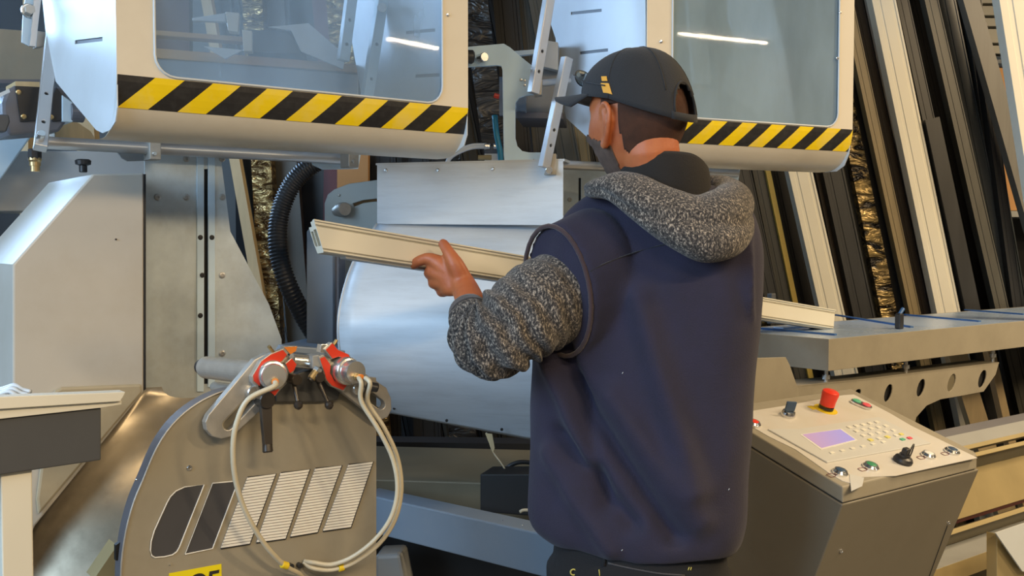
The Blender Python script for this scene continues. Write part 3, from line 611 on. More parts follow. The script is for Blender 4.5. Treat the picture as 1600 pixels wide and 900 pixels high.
# air hoses (drawn in front of the plate)
def hp(pts): return catmull([hit(x, y, (p0 - NA*o, NA)) for x, y, o in pts], 8)
h1 = thing('air_hose', 'single milky air hose looping down from the left clamp', 'hose', tuple(hit(365, 700, (p0, NA))), 'air hoses')
e = tL[1]+tL[2]*.02
P = [e, e + tL[2]*.012 + V((-.004, 0, -.006))] + [hit(x, y, (p0 - NA*o, NA)) for x, y, o in ((388, 624, .1), (370, 660, .09), (364, 700, .08), (368, 750, .07), (384, 800, .06), (412, 848, .05), (444, 883, .035), (468, 897, .02), (476, 910, .0))]
obj('tube', add_tube(NB(), catmull(P, 8), .0046, 10), M['hose'], h1, smooth=True)
rod('yellow_clip', hit(443, 881, (p0-NA*.036, NA))-A*.0035, hit(447, 885, (p0-NA*.036, NA))+A*.0035, .0068, M['warn'], h1)
e = tR[1]+tR[2]*.018
for j, (dx, lab) in enumerate(((0, 'outer milky air hose looping from the right clamp'), (-7, 'inner milky air hose looping from the right clamp'))):
    h2 = thing('air_hose', lab, 'hose', tuple(hit(600-dx, 700, (p0, NA))), 'air hoses')
    ps = ((575, 628, .10), (600, 668, .11), (621, 715, .11), (627, 765, .11), (617, 812, .10), (592, 850, .08), (555, 878, .05), (520, 890, .03), (490, 888, .02), (474, 879, .004)) if j == 0 else ((565, 628, .105), (592, 672, .115), (614, 718, .118), (621, 765, .118), (611, 808, .108), (586, 843, .088), (551, 870, .06), (518, 882, .035), (490, 879, .022), (476, 877, .004))
    P = [e + V((.006*(1-2*j), 0, 0)), e + tR[2]*.012 + V((.008*(1-2*j), 0, -.01))] + [hit(x, y, (p0 - NA*o, NA)) for x, y, o in ps]
    obj('tube', add_tube(NB(), catmull(P, 8), .0043, 10), M['hose'], h2, smooth=True)
    if j == 0: rod('yellow_clip', hit(529, 888, (p0-NA*.036, NA)), hit(537, 886, (p0-NA*.036, NA)), .0068, M['warn'], h2)

# ------------------------------------------------------------------ left support with profile
sf = thing('profile_stand', 'dark grey arm on a cream post at the lower left edge', 'stand', tuple(W(20, 895, 1.5)))
pls = vplane(158, 1.62, A)
slab('arm_beam', [(-120, 668), (158, 637), (158, 719), (-120, 760)], pls, .06, M['greyd'], sf, bev=.002)
fp = PX([(1, 738), (50, 733), (50, 960), (1, 960)], (pls[0]+pls[1]*.01, pls[1])); fp[2].z = fp[3].z = .0
bm = NB(); prism(bm, fp, pls[1]*.045); obj('post', bm, M['pvc'], sf, bev=.002)
pf = thing('window_profile', 'short cream window profile lying on the dark support arm', 'profile', tuple(W(80, 640, 1.6)))
slab('profile_body', [(-120, 645), (190, 626), (190, 632), (160, 637), (-120, 668)], (pls[0]-pls[1]*.005, pls[1]), .06, M['pvc'], pf, bev=.0008)
slab('upper_flange', [(-120, 625), (196, 612.5), (192, 621), (188, 627), (-120, 647)], (pls[0]-pls[1]*.012, pls[1]), .03, M['pvc'], pf, bev=.0008)
bm = NB(); tw = [W(x, y, 1.75) for x, y in ((-20, 622), (0, 616), (15, 612), (28, 619), (40, 622))]
for k in range(3): add_tube(bm, catmull([p + V((0, .01*k, .004*k)) for p in tw], 5), .004, 8)
obj('white_rag', bm, M['white'], None, smooth=True, label='small white crumpled strip at the left edge behind the cream profile', cat='rag')
slab('cabinet_label', [(0, 608), (18, 608), (18, 616), (0, 616)], vplane(10, 1.9, A), .002, M['dark'], None, label='tiny dark plate at the left edge above the cream profile', cat='plate')

# ------------------------------------------------------------------ second head: curved white cover
cv = thing('blade_cover', 'big white cover with flat top and rounded belly, behind the hand of the worker', 'cover', tuple(W(700, 670, 2.6)))
def surf(px, py, Y): return W(px, py, Y)
# flat top panel
plp = (W(590, 380, 2.80), V((.26, .966, 0)).normalized())
slab('top_panel', [(589, 257), (880, 250), (880, 352), (589, 350)], plp, .003, M['cover'], cv, bev=.001)
bm = NB(); prism(bm, PX([(587, 255), (882, 248), (882, 252), (587, 258)], plp), plp[1]*.3); obj('top_edge', bm, M['white'], cv)
for x, y in ((603, 266), (684, 266), (770, 264)): screw(cv, hit(x, y, plp), -plp[1], .0055, 'steel')
L = [(589, 350, 2.80), (570, 378, 2.74), (552, 410, 2.66), (538, 450, 2.60), (529, 495, 2.56), (530, 540, 2.56), (541, 580, 2.60), (562, 610, 2.66), (588, 632, 2.72), (610, 645, 2.76)]
R = [(900, 352, 2.72), (905, 385, 2.62), (908, 420, 2.54), (910, 465, 2.48), (911, 510, 2.45), (911, 560, 2.46), (910, 605, 2.50), (908, 645, 2.56), (905, 678, 2.62), (900, 700, 2.66)]
Lc = catmull([W(*p) for p in L], 4); Rc = catmull([W(*p) for p in R], 4)
rows = [[a.lerp(b, k/14) for k in range(15)] for a, b in zip(Lc, Rc)]
bm = NB(); add_grid(bm, rows); sk = obj('belly_panel', bm, M['cover'], cv, smooth=True, solid=.003)
bm = NB(); add_tube(bm, [p for p in Lc], .0035, 8); obj('folded_edge', bm, M['white'], cv, smooth=True)
# left end sheet, closing the belly towards the back
bm = NB(); bk = [p + V((.02, .28, 0)) for p in Lc]; add_grid(bm, [Lc, bk]); obj('end_panel', bm, M['white'], cv, smooth=True, solid=.002)
for x, y in ((616, 638), (698, 657), (784, 671)): 
    t_ = (x-600)/305; screw(cv, W(x, y, 2.72-.1*t_), V((0, -1, -.2)), .004, 'dark')

# zinc plate behind with curved slot and round knob
qp = thing('quadrant_plate', 'greenish grey quadrant plate with a curved slot and round knob, left of the white cover', 'plate', tuple(W(560, 540, 2.95)))
plq = (W(560, 380, 2.92), V((.2, .98, 0)).normalized())
slab('plate', [(508, 545), (507, 318), (512, 304), (522, 296), (545, 287), (590, 281), (640, 281), (640, 560), (508, 560)], plq, .008, M['zinc'], qp, holes=[[(551, 318), (566, 313), (600, 309), (600, 313), (568, 317), (553, 323)]], bev=.001)
slab('slot_backing', [(545, 305), (600, 303), (600, 328), (545, 330)], (plq[0]+plq[1]*.03, plq[1]), .01, M['card'], qp)
kp = hit(527, 329, plq); kd = V((.55, -.83, .05)).normalized()
rod('spindle', kp+kd*-.005, kp + kd*.03, .016, M['dull'], qp); smooth_ang(obj('knob', add_lathe(NB(), kp+kd*.02, kp+kd*.06, [(0, .02), (.03, .02), (.033, .018), (.033, 0)], 24), M['dull'], qp))
for x, y in ((530, 305), (516, 518)): screw(qp, hit(x, y, plq), -plq[1], .004, 'dull')
ps = thing('grey_post', 'upright slate grey square post under the mitred end of the held profile', 'post', tuple(W(500, 548, 2.8)))
slab('post_face', [(479, 362), (482, 358), (520, 358), (520, 700), (479, 700)], (W(500, 380, 2.78), V((.2, .98, 0)).normalized()), .07, M['blue_grey'], ps, bev=.002)
slab('post_edge', [(521, 360), (529, 362), (529, 700), (521, 700)], (W(500, 380, 2.80), V((.2, .98, 0)).normalized()), .05, M['edge'], ps)
slab('foot_plate', [(438, 538), (560, 546), (560, 560), (438, 552)], (W(500, 380, 2.7), V((.2, .98, 0)).normalized()), .25, M['blue_grey'], ps, bev=.002)
# corrugated hose
hc = catmull([W(*p) for p in ((560, 238, 3.0), (520, 243, 2.98), (490, 256, 2.96), (462, 280, 2.95), (443, 315, 2.94), (434, 355, 2.93), (436, 400, 2.92), (450, 445, 2.92), (472, 490, 2.95), (498, 535, 3.0), (520, 590, 3.05))], 26)
obj('corrugated_hose', add_tube(NB(), hc, [.0275 if i % 3 else .0225 for i in range(len(hc))], 18), M['dark'], None, smooth=True, label='thick black corrugated hose curving down behind the machine', cat='hose')

# ------------------------------------------------------------------ white C bracket and its linkage
cbk = thing('c_bracket', 'white C-shaped steel bracket between the two saw guards', 'bracket', tuple(W(810, 272, 2.75)))
plb = (W(800, 380, 2.72), V((.1, .995, 0)).normalized())
slab('bracket_plate', [(720, 74), (787, 68), (797, 74), (818, 92), (836, 106), (836, 142), (833, 148), (822, 149), (811, 153), (806, 160), (805, 172), (805, 216), (808, 228), (816, 236), (826, 238), (848, 238), (862, 256), (856, 272), (808, 272), (796, 268), (789, 258), (787, 242), (785, 110), (783, 103), (776, 102), (720, 105)], plb, .012, M['bracket'], cbk, bev=.0012)
for x, y in ((814, 125), (820, 126), (820, 133), (834, 251), (841, 254), (841, 262)): screw(cbk, hit(x, y, plb), -plb[1], .0045, 'steel')
kc = hit(748, 92, plb); rod('stop_stem', kc, kc - plb[1]*.03 + V((.02, 0, 0)), .012, M['steel'], cbk); smooth_ang(obj('rubber_stop', add_lathe(NB(), kc + V((-.045, -.03, .002)), kc+V((-.0, -.02, 0)), [(0, .014), (.004, .017), (.03, .018), (.034, .014)], 20), M['dark'], cbk))
def arm2(label, x0, y0, x1, y1, hs):
    t, p, q, sd, fd = bar('guard_linkage', x0, y0, 2.66, x1, y1, 2.64, .026, .02, label, holes=hs); return t
k1 = arm2('slanted perforated bar above the C bracket, left of the second guard', 864, -40, 833, 146, (.65, .82))
slab('pivot_block', [(838, 122), (847, 124), (846, 148), (834, 150), (834, 140)], (W(840, 380, 2.66), plb[1]), .03, M['dull'], k1, bev=.001)
rod('pivot_bolt', W(839, 142, 2.64), W(839, 142, 2.68), .008, M['steel'], k1, seg=14)
k2 = arm2('slanted perforated bar below the C bracket, beside the cap visor', 886, 90, 850, 262, (.66, .80))
slab('pivot_block', [(858, 240), (869, 240), (869, 273), (850, 273), (853, 260)], (W(860, 380, 2.66), plb[1]), .04, M['dull'], k2, bev=.001)
rod('pivot_bolt', W(858, 266, 2.62), W(858, 266, 2.66), .009, M['steel'], k2, seg=14)
rod('tie_rod', W(836, 131, 2.7), W(890, 126, 2.75), .009, M['bar'], k1)
slab('cross_bar', [(800, 80), (850, 76), (850, 82), (800, 88)], (W(820, 380, 2.8), plb[1]), .02, M['plate'], k1)
gb = thing('grey_gearbox', 'grey box housing behind the C bracket', 'housing', tuple(W(840, 185, 2.95)))
slab('box_body', [(806, 108), (880, 108), (880, 184), (806, 182)], (W(840, 380, 2.9), plb[1]), .2, M['mid_grey'], gb, bev=.003)
slab('box_lid', [(806, 174), (880, 176), (880, 186), (806, 184)], (W(840, 380, 2.88), plb[1]), .23, M['edge'], gb, bev=.002)
slab('white_cover', [(848, 62), (872, 66), (872, 110), (848, 104)], (W(840, 380, 2.86), plb[1]), .1, M['white'], gb, bev=.002)
slab('blue_grey_block', [(807, 140), (822, 140), (822, 175), (807, 172)], (W(840, 380, 2.84), plb[1]), .03, M['blue_grey'], gb, bev=.002)
# shaft of the second guard
a2 = hd(64); sA = W(868, 257, 2.72); sB = W(1152, 261, 3.06); sB.z = sA.z
s2 = thing('pivot_shaft', 'round steel shaft under the second saw guard, passing behind the neck of the worker', 'shaft', tuple(sA))
rod('shaft', sA, sB, .0125, M['bar'], s2, seg=24)
slab('mounting_plate', [(1092, 250), (1158, 252), (1152, 296), (1118, 300), (1100, 290)], (W(1120, 380, 3.06), V((-.44, .9, 0))), .006, M['plate'], s2)
g3 = thing('metal_shield', 'galvanised shield with a short black slot behind the neck of the worker', 'shield', tuple(W(1000, 420, 3.2)))
plg2 = (W(1000, 380, 3.2), V((-.2, .98, 0)).normalized())
slab('shield_sheet', [(878, 262), (1150, 266), (1160, 330), (1190, 420), (878, 460)], plg2, .003, M['gal'], g3, holes=[[(904, 278), (908, 278), (908, 400), (904, 400)]])
slab('slot_back', [(900, 274), (912, 274), (912, 404), (900, 404)], (plg2[0]+plg2[1]*.01, plg2[1]), .003, M['black'], g3)
for x, y in ((890, 312), (890, 360), (925, 300)): screw(g3, hit(x, y, plg2), -plg2[1], .007)
# valve with tubes
vv = thing('pneumatic_valve', 'small white valve block with brass fittings on top of the white cover', 'valve', tuple(W(775, 252, 2.9)))
plw = (W(775, 380, 2.86), V((.1, .995, 0)))
slab('valve_body', [(757, 240), (782, 240), (782, 253), (757, 253)], plw, .03, M['white'], vv, bev=.001)
slab('blue_band', [(757, 234), (782, 234), (782, 240), (757, 240)], plw, .03, M['navybag'], vv)
rod('brass_fitting', W(747, 246, 2.86), W(768, 246, 2.86), .007, M['brass'], vv, seg=8)
for x in (762, 776): rod('push_fitting', W(x-5, 229, 2.86), W(x+4, 229, 2.86), .009, M['steel'], vv, seg=10)
for k in range(2): tube('white_tube', catmull([W(x, y+4*k, 2.86) for x, y in ((760, 226), (738, 227), (718, 234), (704, 243), (697, 256))], 6), .0045, M['white'], vv)
tube('teal_cable', catmull([W(x, y, 2.84) for x, y in ((773, 180), (776, 210), (781, 235), (783, 256))], 5), .008, M['teal'], None, label='teal cable hanging left of the C bracket', cat='cable')
tr = thing('red_lever_tip', 'small red tipped switch at the left side of the C bracket', 'switch', tuple(W(778, 152, 2.8)))
rod('red_tip', W(772, 149, 2.8), W(780, 151, 2.8), .007, M['red'], tr, seg=10); slab('switch_body', [(780, 120), (787, 120), (787, 180), (780, 180)], (W(780, 380, 2.82), plb[1]), .03, M['blue_grey'], tr)

# parts seen through the window of the first guard
in1 = thing('saw_carriage', 'pale saw carriage with angled blade plates inside the large guard', 'carriage', tuple(W(400, 100, 2.75)))
pli = vplane(400, 2.75, hd(80))
slab('lower_rail', [(180, 70), (600, 104), (600, 116), (180, 86)], pli, .05, M['card'], in1, bev=.002)
slab('upper_rail', [(180, 42), (390, 58), (390, 66), (180, 50)], pli, .05, M['card'], in1, bev=.002)
slab('carriage_body', [(180, 84), (560, 116), (560, 200), (180, 200)], (pli[0]+pli[1]*.01, pli[1]), .1, M['blue_grey'], in1, bev=.003)
slab('motor_cover', [(385, 46), (450, 48), (480, 85), (385, 82)], (pli[0]-pli[1]*.02, pli[1]), .08, M['greyd'], in1, bev=.004)
slab('blade_plate', [(418, 42), (482, 36), (540, 86), (536, 108), (470, 80), (455, 48)], (pli[0]-pli[1]*.04, pli[1]), .01, M['white'], in1, bev=.001)
slab('blade_plate', [(318, 72), (380, 78), (352, 92)], (pli[0]-pli[1]*.06, pli[1]), .01, M['white'], in1, bev=.001)
slab('end_block', [(378, 46), (394, 48), (394, 80), (380, 80)], (pli[0]-pli[1]*.05, pli[1]), .04, M['cream'], in1, bev=.002)
slab('end_block', [(352, 18), (374, 20), (372, 50), (356, 48)], (pli[0]-pli[1]*.05, pli[1]), .04, M['cream'], in1, bev=.002)
slab('rail_stop', [(300, 28), (352, 20), (352, 34), (300, 32)], (pli[0]-pli[1]*.05, pli[1]), .02, M['white'], in1, bev=.002)
for (x0, y0, x1, y1, l_) in ((552, -30, 536, 95, 'perforated pale bar seen through the large guard window, left of two'), (600, -20, 572, 160, 'pale bar with bolt seen through the large guard window, right of two')):
    t, p, q, sd, fd = bar('guard_linkage', x0, y0, 2.66, x1, y1, 2.64, .028, .02, l_, m='plate', holes=(.5, .8))
rod('hinge_bolt', W(597, 12, 2.6), W(597, 12, 2.66), .012, M['steel'], t, seg=16)
# inside the second guard
in2 = thing('saw_carriage', 'pale machine parts inside the second guard', 'carriage', tuple(W(1130, 150, 3.0)))
pli = vplane(1130, 3.15, hd(80))
slab('carriage_body', [(1040, 140), (1250, 140), (1250, 235), (1040, 235)], pli, .1, M['mid_grey'], in2, bev=.003)
slab('cover_plate', [(1140, 90), (1175, 60), (1215, 60), (1200, 190), (1130, 140)], (pli[0]-pli[1]*.03, pli[1]), .01, M['white'], in2, bev=.001)
slab('cream_post', [(1070, -60), (1095, -60), (1112, 130), (1086, 130)], (pli[0]-pli[1]*.02, pli[1]), .03, M['pvc'], in2, bev=.001)

# ------------------------------------------------------------------ base of the machine
bs = thing('saw_machine', 'dark machine body under the white cover', 'machine', tuple(W(720, 800, 2.9)))
plm = (W(720, 380, 2.75), V((.1, .995, 0)))
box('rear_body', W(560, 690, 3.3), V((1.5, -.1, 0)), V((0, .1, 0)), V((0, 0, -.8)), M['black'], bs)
o_ = W(590, 732, 2.95); box('deck', V((-.6, 2.84, o_.z)), V((1.1, -.14, 0)), V((.1, .45, 0)), V((0, 0, -.1)), M['olive'], bs, bev=.004)
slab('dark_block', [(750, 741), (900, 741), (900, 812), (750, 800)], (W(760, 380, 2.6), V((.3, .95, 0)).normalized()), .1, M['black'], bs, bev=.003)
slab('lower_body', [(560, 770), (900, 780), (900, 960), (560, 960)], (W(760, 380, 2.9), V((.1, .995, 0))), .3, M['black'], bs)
slab('foot', [(585, 868), (625, 866), (642, 950), (585, 950)], (W(600, 380, 2.7), V((.1, .995, 0))), .1, M['mid_grey'], bs, bev=.01)
bmn = thing('frame_beam', 'blue-grey square frame beam running behind the legs of the worker', 'beam', tuple(W(740, 830, 2.5)))
C2 = V((.78, -.63, 0)).normalized(); pc = (W(590, 380, 2.62), V((.63, .78, 0)).normalized())
ft = PX([(560, 770), (930, 851), (930, 920), (560, 828)], pc)
zt = ft[0].z; 
st0 = hit(560, 770, pc); en = hit(930, 851, pc); en.z = st0.z
bm = NB(); prism(bm, [st0, en, en - Z*.098, st0 - Z*.098], pc[1]*.075); obj('beam_tube', bm, M['blue_grey'], bmn, bev=.004)
for t_ in (.62, .7): obj('weld_dot', add_lathe(NB(), st0.lerp(en, t_)+pc[1]*.03, st0.lerp(en, t_)+pc[1]*.03+Z*.002, [(0, .002), (.0015, .001)], 8), M['chrome'], bmn)
cb2 = thing('tagged_cable', 'thin cable with a yellow tag hanging under the white cover', 'cable', tuple(W(770, 700, 2.65)))
tube('wire', catmull([W(x, y, 2.66) for x, y in ((760, 676), (770, 705), (782, 722), (789, 733))], 5), .002, M['hose'], cb2)
slab('tag', [(758, 677), (769, 678), (773, 700), (770, 708)], (W(760, 380, 2.655), V((.1, .995, 0))), .002, M['wood'], cb2)
tube('dark_cable', catmull([W(x, y, 2.72) for x, y in ((790, 733), (800, 726), (815, 722), (840, 724))], 5), .006, M['dark'], cb2)
tube('cream_cable', catmull([W(x, y, 2.5) for x, y in ((812, 800), (820, 797), (840, 800), (860, 815))], 5), .004, M['hose'], cb2)

# ------------------------------------------------------------------ roller table, right
tbk = thing('infeed_table', 'long grey infeed table with blue-lit metal top, right of the worker', 'table', tuple(W(1400, 580, 3.1)))
T0 = W(1295, 530, 2.8); A3 = A
LT = 2.6; DP = .38
n_p = 5
cl = [0, .30, .62, .98, 1.40, LT]
for k in range(n_p):
    bm = NB(); add_box(bm, T0 + A3*(cl[k]+.002) - Z*.012 + B*.004, A3*(cl[k+1]-cl[k]-.004), B*(DP-.008), Z*.012); obj('top_panel', bm, M['bluelit_sheet'], tbk, bev=.0008)
bm = NB(); add_box(bm, T0 - Z*.088, A3*LT, B*.004, Z*.088); obj('front_skirt', bm, M['grey'], tbk, bev=.001)
bm = NB(); add_box(bm, T0 - Z*.088 + B*.004, A3*.004, B*(DP), Z*.088); obj('end_skirt', bm, M['grey'], tbk, bev=.001)
bm = NB(); add_box(bm, T0 - Z*.088 + B*DP, A3*LT, B*.004, Z*.088); obj('rear_skirt', bm, M['grey'], tbk, bev=.001)
bm = NB(); add_box(bm, T0 - Z*.088 + B*.006+A3*.006, A3*(LT-.01), B*(DP-.01), Z*.003); obj('underside', bm, M['greyd'], tbk)
plT = hplane(T0.z)
for (x0, y0, x1, y1) in ((1305, 493, 1425, 512), (1414, 492.5, 1531, 503), (1508, 485, 1600, 492), (1176, 513, 1306, 524)):
    q0, q1 = hit(x0, y0, plT), hit(x1, y1, plT); d = (q1-q0); s_ = Z.cross(d).normalized()*.006
    box('blue_strip', q0 - s_, d, s_*2, Z*.005, M['bluestrip'], tbk, bev=.001)
st_ = thing('stop_finger', 'small black stop with a blue lever on the infeed table', 'stop', tuple(hit(1405, 514, plT)))
qs = hit(1405, 514, plT); cbox('stop_body', qs + Z*.024, A*.022, B*.02, Z*.048, M['dark'], st_, bev=.004)
rod('stop_lever', qs + Z*.045, qs + Z*.062 + A*.02, .006, M['bluestrip'], st_, seg=10)
st2 = thing('stop_finger', 'grey upright stop beside the far end of the held profile', 'stop', tuple(hit(1205, 505, plT)))
qs = hit(1205, 506, plT); cbox('stop_body', qs + Z*.05, A*.022, B*.02, Z*.1, M['greyd'], st2, bev=.003)
qs = hit(1262, 511, plT)
box('thin_offcut', qs - A*.12, A*.22, B*.04, Z*.004, M['bluelit_sheet'], None, bev=.001, label='thin flat metal strip lying on the near end of the infeed table', cat='strip')
for x, y, s in ((1315, 592, .06), (1435, 578, .46), (1541, 566, .98)):
    p = T0 + A3*s + B*.05 - Z*.088
    o = obj('levelling_screw', add_lathe(NB(), p, p - Z*.055, [(0, .006), (.02, .006), (.02, .011), (.032, .011), (.032, .006), (.05, .006), (.05, .012), (.058, .012)], 12), M['steel'], tbk)
# perforated bracket beam
bb = thing('bracket_beam', 'grey bracket beam with slanted oval holes under the infeed table', 'bracket', tuple(W(1400, 680, 3.0)))
plk = (T0 + B*.03, NA)
def slope(x): return 603 - (x-1260)*.117
top = [(x, slope(x)) for x in (1240, 1562)]
ov = []
for x, y in ((1339, 616), (1388, 614), (1439, 606), (1487, 598), (1535, 592)):
    hh = 14 if x > 1340 else 8
    ov.append([(x + 5.5*math.cos(t)*1 + 3.5*math.sin(t), y + -hh*math.sin(t)*1.0) for t in [2*PI*k/14 for k in range(14)]])
slab('beam_web', [(1090, 604), (1240, 604), (1350, 593), (1561, 567), (1556, 585), (1537, 612), (1500, 619), (1470, 624), (1448, 634), (1432, 652), (1420, 700), (1090, 700)], plk, .004, M['grey'], bb, holes=ov, bev=.001)
bm = NB(); q = PX([(1240, 604), (1350, 593), (1561, 567)], plk); add_grid(bm, [[p for p in q], [p + B*.09 for p in q]]); obj('beam_flange', bm, M['grey'], bb, solid=.004)
for i, h in enumerate(ov):
    if i in (0, 1, 2, 4): slab('hole_shade', [(h[0][0]+(x-h[0][0])*1.25, y) for x, y in h], (plk[0]+plk[1]*.012, plk[1]), .003, M['black'], bb)  # black sheets stand in for the shade behind the holes
    if i == 3: slab('hole_plug', h, (plk[0]+plk[1]*.004, plk[1]), .004, M['olive'], bb)
bp = slab('end_shield', [(1090, 566), (1160, 560), (1228, 558), (1234, 570), (1247, 607), (1250, 700), (1090, 700)], (T0 - A*.11 + B*.0, NA), .004, M['grey'], bb, bev=.001)
rod('side_knob', W(1158, 600, 2.55), W(1166, 603, 2.5), .012, M['lever'], bb)

# machine bed
bd = thing('machine_bed', 'tan extruded machine bed with guide rails at the right edge', 'bed', tuple(W(1550, 860, 3.0)))
E0 = W(1470, 690, 2.95)
def bedstrip(nm, b0, z0, b1, z1, m, th=.01, bev=.001):   # profile piece between (depth, height) pairs, along A
    bm = NB(); s = E0 - A*1.0; s.z = 0; L_ = 3.6
    q = [s + B*b0 + Z*z0, s + B*b1 + Z*z1]; n = (q[1]-q[0]).cross(A).normalized()*th
    if n.dot(V((0, 1, -.3))) < 0: n = -n
    prism(bm, [q[0], q[1], q[1]+n, q[0]+n], A*L_); return obj(nm, bm, M[m], bd, bev=bev)
z = E0.z
bedstrip('top_rail', .03, z, .06, z+.014, 'edge', .02)
bedstrip('guide_rail', 0, z-.028, .03, z, 'mid_grey', .01)
bedstrip('highlight_rail', -.004, z-.040, .0, z-.028, 'goldb', .01)
bedstrip('dark_gap', .02, z-.055, .02, z-.04, 'olive', .01)
bedstrip('highlight_rail', -.008, z-.066, -.002, z-.055, 'goldb', .01)
bedstrip('upper_web', .03, z-.115, .01, z-.066, 'olive', .01)
bedstrip('main_face', -.02, z-.235, .03, z-.115, 'gold', .02)
bedstrip('dark_groove', .01, z-.262, .0, z-.235, 'maroon', .01)
bedstrip('highlight_rail', -.02, z-.275, -.015, z-.262, 'goldb', .01)
bedstrip('lower_web', .02, z-.325, .0, z-.275, 'olive', .01)
bedstrip('grey_ledge', -.06, z-.338, .02, z-.325, 'mid_grey', .01)
bedstrip('lower_edge', -.07, z-.385, -.06, z-.338, 'gold', .01)
bedstrip('base_face', -.05, .12, -.05, z-.385, 'olive', .05)
bxo = thing('cardboard_box', 'tan box with a white open flap at the bottom right corner', 'box', tuple(W(1580, 900, 2.85)))
plx = vplane(1580, 2.75, A)
slab('box_side', [(1558, 834), (1640, 870), (1640, 960), (1558, 960)], plx, .03, M['gold'], bxo, bev=.002)
slab('flap', [(1556, 833), (1600, 818), (1680, 806), (1680, 900), (1598, 893)], (plx[0]-plx[1]*.02, plx[1]), .004, M['white'], bxo)

# ------------------------------------------------------------------ control console
cs = thing('control_console', 'grey control console with cream keypad panel and red stop button, right of the worker', 'console', tuple(W(1350, 895, 2.2)))
N0 = W(1317, 761, 2.1); UD = (B + Z*.33).normalized(); TN = A.cross(UD).normalized(); TN = TN if TN.z > 0 else -TN
WD = .545; LD = .375
plC = (N0, TN)
def cc(a, u, h=0): return N0 + A*a + UD*u + TN*h
# lid: top sheet with a rim of 36 mm
lid = NB(); rimh = .034
top = [cc(0, 0), cc(WD-.012, 0), cc(WD, .012), cc(WD, LD), cc(0, LD)]
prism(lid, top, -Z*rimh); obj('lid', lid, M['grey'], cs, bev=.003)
low = NB(); g = .003
prism(low, [p + (cc(WD/2, LD/2)-p)*.02 - Z*rimh for p in top], -Z*g); obj('seam', low, M['dark'], cs)
# body: side outline pushed along A; front leans back towards the floor
q = N0 - Z*(rimh+g); qb = cc(0, LD) - Z*(rimh+g)
side = [q, qb, qb - Z*.95 , V((q.x, q.y, 0)) + B*.24 + Z*.12, q + B*.20 - Z*.52]
side[2] = V((qb.x, qb.y, .12))
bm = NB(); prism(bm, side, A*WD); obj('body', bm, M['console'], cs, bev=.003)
bm = NB(); prism(bm, [V((p.x, p.y, 0)) for p in (side[3]+A*.02, side[2]+A*.02, side[2]+A*(WD-.02), side[3]+A*(WD-.02))], Z*.12); obj('plinth', bm, M['greyd'], cs)
fn = (side[4]-q).cross(A).normalized(); fn = fn if fn.y < 0 else -fn
for x, y in ((1314, 861), (1482, 817)): screw(cs, hit(x, y, (q, fn)), fn, .0055, 'chrome')
s1_ = hit(1480, 822, (q+fn*.0005, fn)); s2_ = hit(1452, 900, (q+fn*.0005, fn)); rod('front_seam', s1_, s2_ + (s2_-s1_)*.3, .0012, M['dark'], cs, seg=6)
# label sheet
def cpx(pts, h=0): return [hit(x, y, (N0 + TN*h, TN)) for x, y in pts]
bm = NB(); prism(bm, cpx([(1166, 662), (1200, 682), (1243, 703), (1270, 722), (1297, 741), (1316, 752), (1335, 757), (1344, 746), (1400, 744), (1440, 735), (1527, 716), (1424, 666), (1390, 646), (1334, 617), (1318, 618), (1278, 625), (1230, 634), (1160, 645)]), TN*.0012)
obj('label_sheet', bm, M['label'], cs)
bm = NB(); prism(bm, cpx([(1327, 741), (1350, 747), (1347, 760), (1330, 768)], .0015), TN*.001); obj('peeling_corner', bm, M['panel'], cs)
bm = NB(); prism(bm, cpx([(1199, 672), (1292, 724), (1454, 694), (1372, 653), (1248, 672)], .0012), TN*.0035); kp_ = obj('keypad_panel', bm, M['panel'], cs, bev=.001)
bm = NB(); prism(bm, cpx([(1250, 679), (1315, 670), (1340, 688), (1283, 703)], .0048), TN*.0006); obj('screen_frame', bm, M['bwhite'], kp_)
bm = NB(); prism(bm, cpx([(1254, 679), (1313, 671), (1336, 687), (1284, 700)], .0055), TN*.0006); obj('screen', bm, M['screen'], kp_, label='lit pink and violet display')
def key(x, y, w_, d, m):
    c = hit(x, y, (N0+TN*.0048, TN)); bm = NB(); add_box(bm, c - A*w_/2 - UD*d/2, A*w_, UD*d, TN*.0025); obj('key', bm, M[m], kp_, bev=.0006)
r0 = [((1327, 668), (1370, 660), 5), ((1338, 674), (1384, 666), 5), ((1349, 681), (1396, 673), 5), ((1360, 688), (1400, 681), 4)]
for ri, ((xa, ya), (xb, yb), n) in enumerate(r0):
    for k in range(n):
        t = k/(n-1); key(xa+(xb-xa)*t, ya+(yb-ya)*t, .0135, .010, 'keyy' if (ri == 3 and k in (0, 2)) else 'key')
for k in range(6):
    t = k/5; key(1300 + 80*t, 708 - 17*t, .014, .007, 'key')
key(1408, 679, .013, .008, 'keyy'); key(1410, 687, .014, .009, 'keyg'); key(1421, 685, .014, .009, 'keyr')
def button(x, y, r, m, label, h=.010, ring='chrome'):
    c = hit(x, y+3, (N0 + TN*.001, TN)); smooth_ang(obj('button_ring', add_lathe(NB(), c, c + TN*h, [(0, r*1.1), (h*.5, r*1.1), (h, r*.85), (h, r*.7)], 28), M[ring], cs))
    smooth_ang(obj('push_button', add_lathe(NB(), c + TN*h*.4, c + TN*h*1.2, [(0, r*.68), (h*.62, r*.68), (h*.75, r*.5)], 24), M[m], cs, label=label))
    bm = NB(); pr = rrect(lambda a, b_: c - A*.030 + A*a + UD*b_ + TN*.001, -.011, .011, -.006, .006, .004); add_tube(bm, pr, .0007, 5, cap=False, closed=True); obj('printed_label', bm, M['maroon'], cs)
button(1177, 661, .0155, 'estop', 'red push button'); button(1312, 737, .0155, 'bblue', 'blue push button'); button(1360, 728, .0165, 'green', 'green push button')
